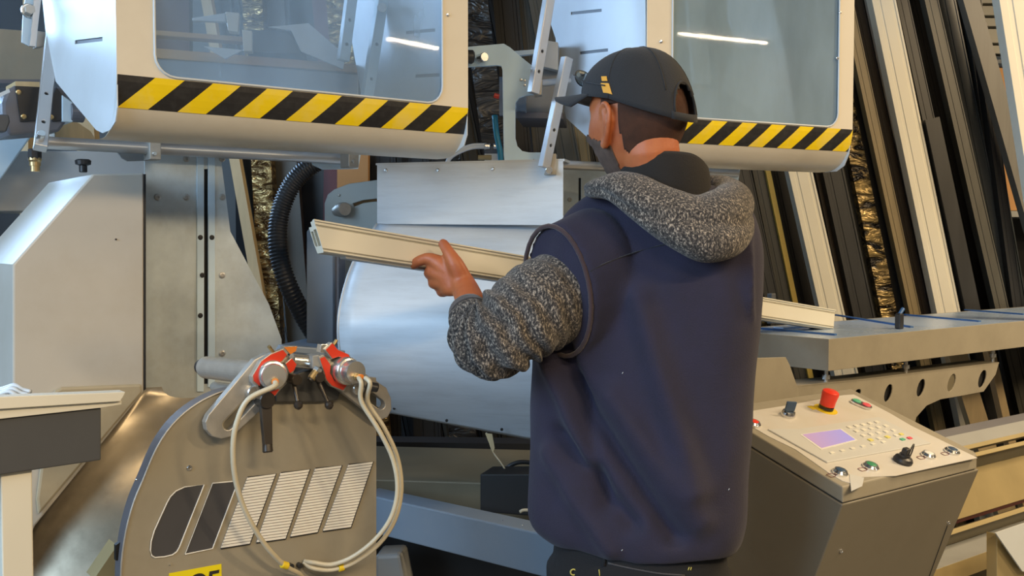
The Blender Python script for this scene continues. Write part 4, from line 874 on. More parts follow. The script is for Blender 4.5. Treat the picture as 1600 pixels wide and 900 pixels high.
button(1450, 710, .0155, 'bwhite', 'white push button'); button(1487, 704, .0165, 'bblue', 'dark blue push button')
# double oval button
c = hit(1345, 634, (N0 + TN*.001, TN)); dv = (hit(1358, 639, (N0, TN)) - hit(1334, 629, (N0, TN))).normalized(); dw = TN.cross(dv)
def oval(L_, r, n=10): return [c + dv*(L_*(1 if k < n else -1)/1 + 0) + dv*math.cos(-PI/2+PI*(k % n)/(n-1) + (0 if k < n else PI))*r + dw*math.sin(-PI/2+PI*(k % n)/(n-1) + (0 if k < n else PI))*r for k in range(2*n)]
bm = NB(); prism(bm, oval(.014, .014), TN*.008); ovb = obj('double_button', bm, M['chrome'], cs, bev=.002)
for s_, m in ((-1, 'keyg'), (1, 'keyr')):
    cx_ = c + dv*.013*s_ + TN*.008; obj('push_button', add_lathe(NB(), cx_, cx_+TN*.003, [(0, .0105), (.002, .0105), (.003, .008)], 20), M[m], ovb)
# emergency stop
c = hit(1290, 640, (N0 + TN*.001, TN))
obj('warning_disc', add_lathe(NB(), c, c+TN*.002, [(0, .029), (.0015, .029)], 28), M['warn'], cs)
tl = hit(1266, 638, (N0+TN*.0012, TN)); bm = NB(); add_box(bm, tl - A*.0 - UD*.008, A*.02, UD*.018, TN*.001); obj('warning_corner', bm, M['warn'], cs)
smooth_ang(obj('stop_collar', add_lathe(NB(), c, c+Z*.014, [(0, .0165), (.009, .0165), (.010, .015), (.014, .015)], 28), M['warn'], cs))
obj('stop_neck', add_lathe(NB(), c+TN*.004, c+TN*.012, [(0, .0185), (.006, .0185)], 24), M['dark'], cs)
smooth_ang(obj('emergency_stop', add_lathe(NB(), c+TN*.013, c+TN*.052, [(0, .0185), (.014, .019), (.03, .021), (.036, .020), (.039, .014), (.0395, .002)], 32), M['estop'], cs, label='red mushroom stop button'))
# key switch
c = hit(1231, 650, (N0 + TN*.001, TN)); smooth_ang(obj('switch_ring', add_lathe(NB(), c, c+TN*.014, [(0, .0175), (.008, .0175), (.013, .015), (.014, .010)], 28), M['chrome'], cs))
cbox('switch_handle', c + TN*.026, A*.026 - UD*.008, (UD*.006+A*.002), TN*.024, M['bblue'], cs, bev=.002)
# black selector with key ring
c = hit(1410, 722, (N0 + TN*.001, TN)); smooth_ang(obj('selector_base', add_lathe(NB(), c, c+TN*.02, [(0, .021), (.006, .022), (.012, .019), (.015, .0125), (.02, .012)], 28), M['dark'], cs))
cbox('selector_knob', c+TN*.026, A*.018, UD*.014, TN*.018, M['dark'], cs, bev=.003)
rc = c + TN*.022 + A*.022; ring = [rc + (A*.8+UD*.3).normalized()*math.cos(t)*.019 + TN*math.sin(t)*.019 for t in [2*PI*k/28 for k in range(28)]]
bm = NB(); add_tube(bm, ring, .0016, 8, cap=False, closed=True); obj('key_ring', bm, M['dark'], cs, smooth=True)

# ------------------------------------------------------------------ stored profiles leaning in the rack
def pmat(name, c, r=.42, st=True): return mat(name, c, r, 0, var=.14, vs=5, stretch=(7, 7, .5))
PM = {'white': M['pvc'], 'dgrey': pmat('anthracite_foil', (.022, .023, .025)), 'grey': pmat('grey_olive_foil', (.075, .072, .06)), 'black': pmat('black_foil', (.006, .0055, .006)),
      'brown': pmat('brown_foil', (.06, .045, .033)), 'blue': pmat('blue_grey_foil', (.03, .038, .046), .35), 'tan': pmat('tan_foil', (.22, .17, .09)), 'yellow': M['wood'], 'yel2': pmat('yellow_edge', (.72, .50, .10)), 'silver': pmat('silver_foil', (.30, .29, .27), .35), 'foil': M['foil'], 'foil2': M['foil2'], 'film': M['film'], 'maroon': M['maroon'], 'card': M['card'], 'lgrey': pmat('light_grey_foil', (.15, .145, .13))}
def prof(x0, y0, x1, y1, Y, wpx, m, label, group=None, dep=.05, ztop=None, groove=True, name='window_profile', cat='profile', lean=.12):
    """bar through the two given points of the photograph at distance Y, standing on the floor and leaning back"""
    p, q = W(x0, y0, Y), W(x1, y1, Y); d = (p-q); d = d/d.z
    d = V((d.x, lean*.25, 1)); f = V((q.x - d.x*q.z, q.y - d.y*(q.z-1.2), 0)); top = f + d*(ztop or 3.25)
    wd = wpx*Y/1600*.97; dn = d.normalized(); sd = (V((1, 0, 0)) - dn*dn.x).normalized(); bk = dn.cross(sd); bk = bk if bk.y > 0 else -bk
    c = [(-.5, 0), (-.30, 0), (-.28, .12), (-.16, .12), (-.14, 0), (.26, 0), (.28, .18), (.40, .18), (.42, 0), (.5, 0), (.5, 1), (-.5, 1)] if groove else [(-.5, 0), (.5, 0), (.5, 1), (-.5, 1)]
    gd = min(.02, wd*.3)
    P_ = [f + sd*(x*wd) + bk*((y*gd) if y < 1 else dep) for x, y in c]
    bm = NB(); prism(bm, P_, top - f); return obj(name, bm, PM[m], None, label=label, cat=cat, group=group)
G = 'window profiles leaning in the rack'
SL = .205
def pr(x0, wpx, m, label, Y=4.3, sl=SL, y0=0, **k): return prof(x0 + wpx/2, y0, x0 + wpx/2 + sl*500, y0+500, Y, wpx, m, label, G, **k)
# right of the second guard, named by look
pr(1326, 18, 'tan', 'narrow tan profile next to the right edge of the second guard', 4.3)
pr(1343, 16, 'brown', 'brown profile left of the thin silver one', 4.36)
pr(1361, 8, 'silver', 'thin silver profile touching the wide cream profile', 4.38)
pr(1374, 38, 'white', 'widest cream profile, standing right of the second guard', 4.25, .195, dep=.06)
pr(1413, 20, 'dgrey', 'anthracite profile directly right of the widest cream profile', 4.3)
pr(1450, 24, 'dgrey', 'dark flat panel strip with a cut shoulder, right of the widest cream profile', 4.22, .2, y0=150, groove=False, ztop=2.02)
pr(1434, 24, 'black', 'black profile behind the cut dark strip', 4.5)
pr(1458, 22, 'grey', 'grey-green profile in the middle of the dark ones at the right', 4.28, .215)
pr(1481, 26, 'blue', 'broad blue-grey profile right of the grey-green one', 4.34, .19)
pr(1507, 10, 'silver', 'thin pale strip among the blue-grey profiles', 4.4, .12)
pr(1512, 24, 'blue', 'second blue-grey profile, beside the black-brown ones', 4.38, .16)
pr(1532, 16, 'dgrey', 'anthracite profile left of the light grey slanted panel', 4.3, .12)
pr(1520, 26, 'lgrey', 'light grey slanted panel beside the stacked white boards', 4.2, .27, groove=False)
pr(1578, 60, 'white', 'cream profile in the top right corner', 3.4, .14, dep=.05)
pr(1300, 20, 'dgrey', 'dark profile peeping out right of the second guard', 4.4)
pr(1256, 16, 'grey', 'grey strip right of the shorter cream profile', 4.42, .21)
# under the second guard
prof(1255, 260, 1303, 480, 4.2, 38, 'white', 'cream profile below the second guard, beside the far end of the held profile', G, dep=.06)
prof(1204, 260, 1246, 470, 4.3, 8, 'yel2', 'thin yellow strip below the second guard', G, groove=False)
prof(1190, 260, 1232, 470, 4.32, 22, 'grey', 'grey-olive profile left of the thin yellow strip', G)
prof(1166, 260, 1210, 470, 4.3, 22, 'dgrey', 'anthracite profile right of the shoulder of the worker', G)
prof(1222, 260, 1264, 470, 4.5, 30, 'black', 'black profile between the yellow strip and the cream profile', G)
prof(1286, 260, 1330, 480, 4.34, 16, 'brown', 'brown-grey profile touching the cream one below the second guard', G)
prof(1303, 240, 1352, 480, 4.28, 34, 'dgrey', 'wide anthracite profile right of the cream one below the second guard', G)
prof(1142, 260, 1180, 400, 4.4, 30, 'foil2', 'film-wrapped profile bundle just right of the hood of the worker', G, groove=False, cat='profile bundle')
prof(1338, 200, 1392, 480, 4.36, 26, 'foil2', 'gold-wrapped bundle between dark profiles right of the second guard', G, groove=False, cat='profile bundle')
# between the two guards
prof(742, 0, 776, 250, 4.1, 40, 'film', 'bar wrapped in black plastic film between the two guards', G, dep=.12, groove=False, cat='profile bundle')
prof(790, 0, 812, 250, 4.3, 40, 'black', 'black profile right of the film-wrapped bar', G)
prof(826, 0, 850, 250, 4.35, 30, 'grey', 'grey profile left of the second guard', G)
prof(872, 150, 890, 250, 4.3, 36, 'grey', 'grey profile behind the lower slanted bar', G)
prof(905, 190, 918, 300, 4.3, 24, 'tan', 'tan profile behind the face of the worker', G)
prof(757, 0, 776, 150, 4.2, 10, 'lgrey', 'thin grey profile edge between the two guards', G)
# behind the left half
prof(360, 245, 398, 450, 4.0, 16, 'yellow', 'pale wooden slat right of the galvanised shield', G, groove=False, cat='slat', name='wooden_slat')
prof(380, 245, 410, 450, 4.1, 20, 'black', 'black profile between the wooden slat and the gold-wrapped bundle', G)
prof(402, 245, 418, 500, 4.05, 32, 'foil', 'gold-wrapped bundle left of the corrugated hose', G, groove=False, dep=.08, cat='profile bundle')
prof(440, 245, 462, 500, 4.15, 38, 'grey', 'grey-olive panel behind the corrugated hose', G, groove=False)
prof(484, 245, 500, 500, 4.3, 46, 'black', 'black panel left of the maroon board', G, groove=False)
prof(514, 200, 512, 400, 4.3, 22, 'maroon', 'maroon board left of the orange cardboard', G, groove=False, cat='board', name='board')
prof(548, 200, 548, 400, 3.92, 50, 'card', 'orange-brown cardboard strip behind the quadrant plate', G, groove=False, cat='board', name='board', ztop=1.86)
prof(497, 0, 512, 150, 4.25, 26, 'maroon', 'maroon board seen through the large guard window', G, groove=False, cat='board', name='board')
prof(524, 0, 534, 100, 4.1, 36, 'foil', 'gold-wrapped bundle seen through the large guard window', G, groove=False, cat='profile bundle')
prof(592, 0, 598, 300, 4.2, 40, 'black', 'black profile right of the gold-wrapped bundle behind the window', G)
prof(636, 0, 650, 300, 4.3, 44, 'dgrey', 'anthracite profile behind the large guard window', G)
prof(682, 0, 700, 300, 4.35, 44, 'film', 'black film-wrapped profile behind the right edge of the large guard', G, groove=False)
prof(1560, 560, 1590, 700, 4.1, 12, 'yellow', 'thin pale slat behind the bed at the right edge', G, groove=False, cat='slat', name='wooden_slat', ztop=1.2)
prof(1518, 600, 1536, 660, 4.0, 30, 'yellow', 'pale board standing behind the bracket beam', G, groove=False, cat='slat', name='wooden_slat', ztop=1.15)
# filler rows behind
random.seed(11)
ORD = 'first second third fourth fifth sixth seventh eighth ninth tenth eleventh twelfth thirteenth fourteenth fifteenth sixteenth seventeenth eighteenth nineteenth'.split()
ORD += ['twentieth'] + ['twenty-' + o for o in ORD[:9]] + ['thirtieth'] + ['thirty-' + o for o in ORD[:9]] + ['fortieth'] + ['forty-' + o for o in ORD[:9]]
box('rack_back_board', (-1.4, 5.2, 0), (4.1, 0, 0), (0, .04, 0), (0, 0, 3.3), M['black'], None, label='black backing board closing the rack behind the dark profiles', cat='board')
lab = {'dgrey': 'anthracite', 'grey': 'grey-olive', 'black': 'black', 'brown': 'dark brown'}
for row, (Yr, n) in enumerate(((4.75, 46),)):
    for k in range(n):
        m = random.choice(['dgrey', 'black', 'black', 'dgrey', 'grey', 'brown'])
        x = 330 + (1700-330)*k/n
        if row == 1 and x > 1490: continue
        if x > 1505: continue
        prof(x, 0, x+SL*500, 500, Yr, 28.5, m,
             '%s profile in the dark back row, %s from its left end' % (lab[m], ORD[k]), 'dark profiles in the back row of the rack', ztop=random.uniform(3.0, 3.4))
prof(60, 0, 60, 300, 4.6, 300, 'black', 'wide black sheet behind the grey box arm at the left', G, groove=False, name='board', cat='board')
prof(230, 0, 236, 300, 4.7, 120, 'maroon', 'wide maroon sheet behind the large guard window', G, groove=False, name='board', cat='board')
prof(33, 18, 33, 60, 3.6, 12, 'yellow', 'pale wooden post behind the upper left bracket', G, groove=False, name='wooden_slat', cat='slat')
prof(128, 235, 134, 300, 3.9, 30, 'yellow', 'pale wooden board behind the shaft at the left', G, groove=False, name='wooden_slat', cat='slat')
# stacked boards in the top right
X0 = W(1540, 0, 4.9).x; sk_ = thing('shelf_rack', 'wall rack holding white boards in the top right corner', 'rack', (X0+.2, 5.0, 0))
box('rack_side', (X0+.75, 4.8, 0), (.04, 0, 0), (0, .6, 0), (0, 0, 3.3), M['mid_grey'], sk_); box('rack_side', (X0-.1, 4.8, 0), (.04, 0, 0), (0, .6, 0), (0, 0, 3.3), M['mid_grey'], sk_)
ys = [-60, 5, 24, 41, 67, 84]
for i, (ya, yb) in enumerate(zip(ys, ys[1:])):
    za, zb = W(1570, ya, 4.9).z, W(1570, yb, 4.9).z
    box('white_board', (X0-.05, 4.9, zb), (.8, 0, 0), (0, .4, 0), (0, 0, za-zb-.012), M['sheets'], None, bev=.003, label='stacked white board in the rack, %s' % ['topmost', 'second from the top', 'third from the top', 'fourth from the top', 'lowest, above the navy bag'][i], cat='board', group='white boards in the rack')
za, zb = W(1580, 85, 4.9).z, W(1580, 108, 4.9).z
box('plastic_bag', (X0-.05, 4.86, zb), (.8, 0, 0), (0, .4, 0), (0, 0, za-zb-.012), M['navybag'], None, bev=.02, label='navy plastic bag between the white boards and the cardboard carton', cat='bag')
zc = W(1580, 330, 4.9).z
box('cardboard_carton', (X0-.05, 4.84, zc), (.8, 0, 0), (0, .4, 0), (0, 0, zb-zc-.004), M['card'], None, bev=.004, label='tall brown cardboard carton under the navy bag at the right edge', cat='box')
box('rack_shelf', (X0-.1, 4.8, zc-.03), (.9, 0, 0), (0, .6, 0), (0, 0, .028), M['mid_grey'], sk_)

# ------------------------------------------------------------------ profile held by the worker
HP0 = W(486, 370, 1.98); HP1 = W(1290, 499, 3.17)
hpd = (HP1-HP0).normalized(); hs_ = hpd.cross(Z).normalized(); hs_ = hs_ if hs_.y < 0 else -hs_; hu = hs_.cross(hpd).normalized(); hu = hu if hu.z > 0 else -hu
hpo = thing('window_profile', 'long cream window profile held by the worker, mitred at its left end', 'profile', tuple(HP0))
def extr(nm, poly, m, cut=True, s=0, L_=None):
    """poly in (towards camera, up); the left end is cut on the mitre"""
    LL = (HP1-HP0).length if L_ is None else L_
    a = [HP0 + hs_*x + hu*y - hpd*(.50*y - .35*(.03-x)) + hpd*s for x, y in poly]; b = [HP0 + hs_*x + hu*y + hpd*LL for x, y in poly]
    bm = NB(); n = len(poly); va = [bm.verts.new(p) for p in a]; vb = [bm.verts.new(p) for p in b]
    for i in range(n): bm.faces.new((va[i], va[(i+1) % n], vb[(i+1) % n], vb[i]))
    f1 = bm.faces.new(va); bm.faces.new(vb); bmesh.ops.triangulate(bm, faces=[f1])
    return obj(nm, bm, M[m], hpo)
# outer shell: hollow chambered section
def hollow(nm, outer, holes, m, recess=.03):
    bm = NB(); LL = (HP1-HP0).length
    E0 = lambda x, y, r=0: HP0 + hs_*x + hu*y - hpd*(.50*y - .35*(.03-x)) + hpd*r
    E1 = lambda x, y: HP0 + hs_*x + hu*y + hpd*LL
    b2 = bmesh.new(); eds = []
    for lp in [outer]+holes:
        vs = [b2.verts.new((x, y, 0)) for x, y in lp]
        for i in range(len(vs)): eds.append(b2.edges.new((vs[i], vs[(i+1) % len(vs)])))
    bmesh.ops.triangle_fill(b2, edges=eds, use_beauty=True)
    for f in b2.faces:
        bm.faces.new([bm.verts.new(E0(v.co.x, v.co.y)) for v in f.verts])
    b2.free()
    for lp in [outer]+holes:
        n = len(lp); rec = None if lp is outer else .25
        va = [bm.verts.new(E0(*p)) for p in lp]; vb = [bm.verts.new(E1(*p) if rec is None else E0(*p, rec)) for p in lp]
        for i in range(n): bm.faces.new((va[i], va[(i+1) % n], vb[(i+1) % n], vb[i]))
        bm.faces.new(vb)
    bmesh.ops.remove_doubles(bm, verts=bm.verts, dist=1e-5); return obj(nm, bm, M[m], hpo)
outer = [(.030, -.020), (.030, .018), (.027, .021), (.030, .023), (.030, .0285), (-.006, .0285), (-.006, .020), (-.034, .020), (-.034, -.010), (-.028, -.0285), (.026, -.0285), (.030, -.026), (.030, -.022), (.0275, -.021)]
hollow('profile_body', outer, [[(.024, -.016), (.024, .014), (.000, .014), (.000, -.016)], [(-.006, -.016), (-.006, .012), (-.028, .012), (-.028, -.010), (-.024, -.016)]], 'pvc')
extr('upper_flange', [(.030, .0285), (.033, .0285), (.033, .0315), (.026, .0315), (.010, .0295), (.010, .0285)], 'pvc', False)
extr('gasket', [(.0303, .0205), (.0312, .0205), (.0312, .0218), (.0303, .0218)], 'pvcgroove', False)
extr('gasket', [(.0303, -.0222), (.0312, -.0222), (.0312, -.0208), (.0303, -.0208)], 'pvcgroove', False)
extr('lower_insert', [(.024, -.0285), (.024, -.033), (-.024, -.033), (-.024, -.0285)], 'mid_grey', False, .05)

# ------------------------------------------------------------------ the worker
def skin_mat():
    m = bpy.data.materials.new('skin'); m.use_nodes = True; N = m.node_tree.nodes; L = m.node_tree.links; p = N['Principled BSDF']
    tc = N.new('ShaderNodeTexCoord'); nz = N.new('ShaderNodeTexNoise'); nz.inputs['Scale'].default_value = 22; nz.inputs['Detail'].default_value = 5; L.new(tc.outputs['Object'], nz.inputs['Vector'])
    cr = N.new('ShaderNodeValToRGB'); cr.color_ramp.elements[0].position = .3; cr.color_ramp.elements[1].position = .7; cr.color_ramp.elements[0].color = (.38, .095, .03, 1); cr.color_ramp.elements[1].color = (.50, .155, .055, 1)
    L.new(nz.outputs[0], cr.inputs[0]); L.new(cr.outputs[0], p.inputs['Base Color']); p.inputs['Roughness'].default_value = .5
    p.inputs['Subsurface Weight'].default_value = .12; p.inputs['Subsurface Radius'].default_value = (.01, .004, .002); p.inputs['Subsurface Scale'].default_value = 1
    b = N.new('ShaderNodeBump'); b.inputs['Strength'].default_value = .15; b.inputs['Distance'].default_value = .002; n2 = N.new('ShaderNodeTexNoise'); n2.inputs['Scale'].default_value = 220; L.new(tc.outputs['Object'], n2.inputs['Vector']); L.new(n2.outputs[0], b.inputs['Height']); L.new(b.outputs[0], p.inputs['Normal']); return m
def knit_mat():
    m = bpy.data.materials.new('speckled_grey_knit'); m.use_nodes = True; N = m.node_tree.nodes; L = m.node_tree.links; p = N['Principled BSDF']
    tc = N.new('ShaderNodeTexCoord'); mp = N.new('ShaderNodeMapping'); mp.inputs['Rotation'].default_value = (.2, .6, .3); mp.inputs['Scale'].default_value = (1, 1, .55); L.new(tc.outputs['Object'], mp.inputs[0])
    nz = N.new('ShaderNodeTexNoise'); nz.inputs['Scale'].default_value = 300; nz.inputs['Detail'].default_value = 3; nz.inputs['Roughness'].default_value = .7; L.new(mp.outputs[0], nz.inputs['Vector'])
    cr = N.new('ShaderNodeValToRGB'); e = cr.color_ramp.elements; e[0].position = .42; e[0].color = (.016, .015, .016, 1); e[1].position = .67; e[1].color = (.44, .38, .31, 1); x = e.new(.54); x.color = (.09, .08, .074, 1)
    L.new(nz.outputs[0], cr.inputs[0]); L.new(cr.outputs[0], p.inputs['Base Color']); p.inputs['Roughness'].default_value = .95; p.inputs['Sheen Weight'].default_value = .15
    b = N.new('ShaderNodeBump'); b.inputs['Strength'].default_value = .6; b.inputs['Distance'].default_value = .003; L.new(nz.outputs[0], b.inputs['Height']); L.new(b.outputs[0], p.inputs['Normal']); return m
def cloth(name, c, rough=.9, sheen=.3, var=.12, bs=400, bump=.3, st=(1, 1, 1)):
    m = mat(name, c, rough, 0, var=var, vs=30, bump=bump, bs=bs, stretch=st); p = m.node_tree.nodes['Principled BSDF']; p.inputs['Sheen Weight'].default_value = sheen; p.inputs['Sheen Roughness'].default_value = .5; return m
M['skin'] = skin_mat(); M['knit'] = knit_mat()
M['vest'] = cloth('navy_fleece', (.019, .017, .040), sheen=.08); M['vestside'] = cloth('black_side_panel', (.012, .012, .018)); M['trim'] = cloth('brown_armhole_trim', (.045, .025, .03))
M['lining'] = cloth('charcoal_hood_lining', (.012, .010, .009), sheen=.02); M['jeans'] = cloth('black_denim', (.008, .008, .010), bs=600, sheen=.02); M['cap'] = cloth('charcoal_cap_cloth', (.020, .021, .024), sheen=.1)
M['hair'] = cloth('short_dark_brown_hair', (.075, .030, .016), bs=900, bump=.8, var=.3, sheen=0); M['beard'] = cloth('greying_stubble', (.13, .085, .065), bs=900, bump=.8, var=.4, sheen=0)
M['stitch'] = mat('yellow_stitch', (.55, .48, .12), .6); M['logo'] = mat('orange_logo_thread', (.78, .36, .03), .6); M['shoe'] = mat('black_shoe_leather', (.02, .02, .02), .4); M['eye'] = mat('eye_white', (.8, .78, .75), .2); M['iris'] = mat('brown_iris', (.06, .03, .015), .2)
M['cuff'] = cloth('charcoal_cuff', (.05, .046, .05)); M['glass'] = mat('clear_lens', (.7, .75, .8), .1)

PC = W(1000, 380, 1.97); pcx, pcy = PC.x, PC.y
man = thing('person', 'worker seen from behind in navy vest, speckled grey hoodie and dark cap', 'person', (pcx, pcy, 0))
TY = math.radians(22); Ft = V((math.sin(TY), math.cos(TY), 0)); Lt = V((-math.cos(TY), math.sin(TY), 0))
def remeshed(name, bm, vox, m, smooth_it=4, fac=.5, parent=None, **k):
    base = ROOTLOC[parent.name]
    for v in bm.verts: v.co -= base
    bmesh.ops.recalc_face_normals(bm, faces=bm.faces)
    me = bpy.data.meshes.new('t'); bm.to_mesh(me); bm.free(); o = bpy.data.objects.new('t', me); COL.objects.link(o)
    r = o.modifiers.new('r', 'REMESH'); r.mode = 'VOXEL'; r.voxel_size = vox; r.use_smooth_shade = True
    s = o.modifiers.new('s', 'SMOOTH'); s.iterations = smooth_it; s.factor = fac
    bpy.context.view_layer.update()
    m2 = bpy.data.meshes.new_from_object(o.evaluated_get(bpy.context.evaluated_depsgraph_get())); bpy.data.objects.remove(o); m2.name = name
    m2.materials.clear(); m2.materials.append(m)
    for p in m2.polygons: p.use_smooth = True
    o = bpy.data.objects.new(name, m2); COL.objects.link(o); o.parent = parent; ROOTLOC[o.name] = base; return tag(o, **k)
def tubeb(bm, pts, rs, n=5, seg=16, flat=None):
    """smooth tapered limb with rounded ends"""
    P = catmull(pts, n); R = cat1(rs, n)
    P = [P[0] + (P[0]-P[1]).normalized()*R[0]*.7] + P + [P[-1] + (P[-1]-P[-2]).normalized()*R[-1]*.75]; R = [R[0]*.45] + R + [R[-1]*.5]
    add_tube(bm, P, R, seg); return P

# head
HC = W(996, 190, 1.93); HY = math.radians(45); Fh = V((-math.sin(HY), math.cos(HY), 0)); Lh = V((-math.cos(HY), -math.sin(HY), 0)); tl = math.radians(4)
Fh = (Fh*math.cos(tl) - Z*math.sin(tl)); Uh = (Lh.cross(Fh))*-1; Uh = Uh if Uh.z > 0 else -Uh
def g(x, s): return math.exp(-(x/s)**2)
def headpt(d, sc=1.0):
    """d unit direction in head frame (left, forward, up)"""
    x, y, z = d
    rx, ry, rz = .076, .100, .122
    px_, py_, pz_ = x*rx, y*ry, z*rz
    t = max(0, -z)
    px_ *= 1 - .28*t**1.6
    if y > 0: py_ *= 1 - .10*t*t + .04*max(0, z)
    else: py_ *= 1 - .56*t**1.2
    if y > 0:
        fx = px_
        py_ += .024*g(fx, .012)*g(pz_+.018, .020)*(1)            # nose
        py_ += .010*g(fx, .009)*g(pz_-.012, .022)
        for s in (-1, 1): py_ -= .012*g(fx - s*.031, .016)*g(pz_-.016, .013)
        py_ += .006*g(pz_-.034, .010)*g(fx, .05)                 # brow
        py_ += .005*g(fx, .024)*g(pz_+.052, .006) + .005*g(fx, .02)*g(pz_+.064, .006) - .004*g(fx, .026)*g(pz_+.058, .003)   # lips
        py_ += .010*g(fx, .025)*g(pz_+.095, .018)                # chin
        for s in (-1, 1): py_ += .004*g(fx - s*.045, .018)*g(pz_+.02, .02)
    return V((px_, py_, pz_))*sc
def H(p): return HC + Lh*p.x + Fh*p.y + Uh*p.z
bm = NB()
def head_grid(bm, sc=1.0, nu=64, nv=48, filt=None):
    vs = []
    for j in range(nv+1):
        a = PI*j/nv - PI/2; row = []
        for i in range(nu):
            b_ = 2*PI*i/nu; row.append(bm.verts.new(H(headpt((math.cos(a)*math.sin(b_), math.cos(a)*math.cos(b_), math.sin(a)), sc))))
        vs.append(row)
    for j in range(nv):
        for i in range(nu):
            q = [vs[j][i], vs[j][(i+1) % nu], vs[j+1][(i+1) % nu], vs[j+1][i]]
            c = sum((v.co for v in q), V())/4 - HC; lc = V((c.dot(Lh), c.dot(Fh), c.dot(Uh)))
            if filt is None or filt(lc): bm.faces.new(q)
    bmesh.ops.delete(bm, geom=[v for v in bm.verts if not v.link_faces], context='VERTS')
head_grid(bm)
bmesh.ops.remove_doubles(bm, verts=bm.verts, dist=1e-4)
# ears: thick rim, lobe and a filled shell
for s in (1, -1):
    rimp = []
    for k in range(13):
        t = k/12; a = math.radians(-50 + 290*t); rimp.append(H(V((s*(.078 + .012*math.sin(PI*min(1, t*1.3))), -.010 - .019*math.cos(a)*-1*-1 + .0, .000 + .033*math.sin(a) - .004))))
    # front-bottom -> lobe -> back -> top -> front-top
    rimp = [H(V((s*x, y, z))) for x, y, z in [(a_, b_+.018, c_-.010) for a_, b_, c_ in ((.069, .012, -.030), (.074, .004, -.038), (.080, -.006, -.030), (.088, -.018, -.010), (.092, -.026, .012), (.090, -.022, .030), (.084, -.008, .038), (.076, .006, .030), (.071, .010, .014))]]
    tubeb(bm, rimp, [.005, .0065, .006, .005, .005, .005, .005, .005, .004], 4, 10)
    sh_ = [H(V((s*x, y, z))) for x, y, z in [(a_, b_+.018, c_-.010) for a_, b_, c_ in ((.070, .002, -.026), (.076, -.008, -.008), (.079, -.012, .010), (.078, -.006, .026))]]
    tubeb(bm, sh_, [.007, .010, .011, .008], 4, 10)
# neck and trunk
NB_ = V((pcx+.02, pcy+.01, 1.57)); 
tubeb(bm, [H(V((0, -.022, -.02))), H(V((0, -.026, -.07))), V((pcx+.022, pcy-.005, 1.615)), V((pcx+.025, pcy, 1.53))], [.054, .055, .057, .066], 5, 24)
trunk = [(1.55, .11, .07), (1.48, .165, .085), (1.40, .170, .095), (1.28, .155, .09), (1.15, .145, .085), (1.05, .15, .09), (.95, .16, .10), (.88, .15, .10)]
rows = []
for z, a, b_ in trunk: rows.append([V((pcx, pcy+.01, z)) + Lt*math.cos(t)*a + Ft*math.sin(t)*b_ for t in [2*PI*k/28 for k in range(28)]])
vs = add_grid(bm, rows, closed_u=True); bm.faces.new(vs[0]); bm.faces.new(vs[-1])
base2 = V((pcx, pcy+.01, 0))
LEGS = []
for s in (1, -1):
    lg = [base2 + Lt*(.085*s) + Z*.92, base2 + Lt*(.10*s) + Ft*.02 + Z*.52, base2 + Lt*(.11*s) - Ft*.01 + Z*.10]; LEGS.append(lg)
    tubeb(bm, lg, [.085, .055, .038], 6, 16)
    tubeb(bm, [lg[2] - Z*.03 - Ft*.02, lg[2] - Z*.055 + Ft*.14], [.035, .028], 4, 12)
# left arm (seen) and hand closed round the profile
SH = W(884, 420, 1.98); EL = W(768, 528, 1.86); WR = W(728, 462, 2.055)
tubeb(bm, [SH + V((.05, .02, .02)), SH, EL, W(750, 510, 1.94), WR], [.05, .052, .038, .034, .0245], 6, 16)
# the bare forearm seen from the cuff to the wrist
tubeb(bm, [W(737, 478, 2.02), W(727, 452, 2.06), W(716, 432, 2.078)], [.031, .027, .024], 5, 16)
hand = lambda pts, rs: tubeb(bm, [W(*p) for p in pts], rs, 5, 12)
for kx, ky, kY in ((684, 410, 2.085), (680, 424, 2.092), (684, 438, 2.10), (696, 450, 2.108)):
    hand([(722, 447, 2.07), (705, (447+ky)/2, 2.078), (kx, ky, kY)], [.019, .0195, .0175])
hand([(684, 410, 2.085), (669, 404, 2.09), (655, 408, 2.10), (645, 414, 2.115)], [.0165, .0125, .0115, .0105])
hand([(678, 424, 2.092), (672, 426, 2.11), (672, 428, 2.15), (676, 420, 2.19), (682, 405, 2.205)], [.0165, .0135, .0115, .0105, .0095])
hand([(682, 440, 2.10), (678, 442, 2.12), (680, 440, 2.16), (686, 430, 2.195), (692, 412, 2.21)], [.0165, .013, .0115, .0105, .0095])
hand([(694, 453, 2.105), (690, 455, 2.125), (693, 450, 2.16), (699, 438, 2.195), (703, 422, 2.21)], [.015, .012, .0105, .0095, .0085])
hand([(724, 440, 2.068), (712, 414, 2.062), (702, 396, 2.068), (692, 380, 2.09)], [.021, .0175, .0128, .0108])
# right arm reaching forward to the profile, hidden by the trunk
SR = V((pcx, pcy, 1.45)) - Lt*.15; tR_ = (1060-500)/(1302-500)
hp_ = HP0.lerp(HP1, .505); 
ER = SR + Ft*.20 - Z*.19 + Lt*.07; WRR = hp_ - Ft*.09 - Z*.045
tubeb(bm, [SR - Lt*-.04, SR, ER, ER.lerp(WRR, .5), WRR], [.05, .05, .040, .034, .025], 6, 16)
for k in range(4):
    o_ = hpd*(.011 - .021*k)*1.0; kn = hp_ - hs_*-.0 + hs_*.042 + o_ - Z*.03
    tubeb(bm, [WRR, (WRR+kn)/2, kn], [.02, .019, .012], 4, 12)
    tubeb(bm, [kn, hp_ + o_ + hs_*.01 - Z*.046, hp_ + o_ - hs_*.035 - Z*.040, hp_ + o_ - hs_*.047 - Z*.012], [.011, .0105, .0095, .0085], 4, 12)
tubeb(bm, [WRR + Z*.01, hp_ + hs_*.05 - Z*.01 + hpd*.03, hp_ + hs_*.043 + Z*.025 + hpd*.03, hp_ + hs_*.02 + Z*.044 + hpd*.03], [.018, .015, .012, .0105], 4, 12)
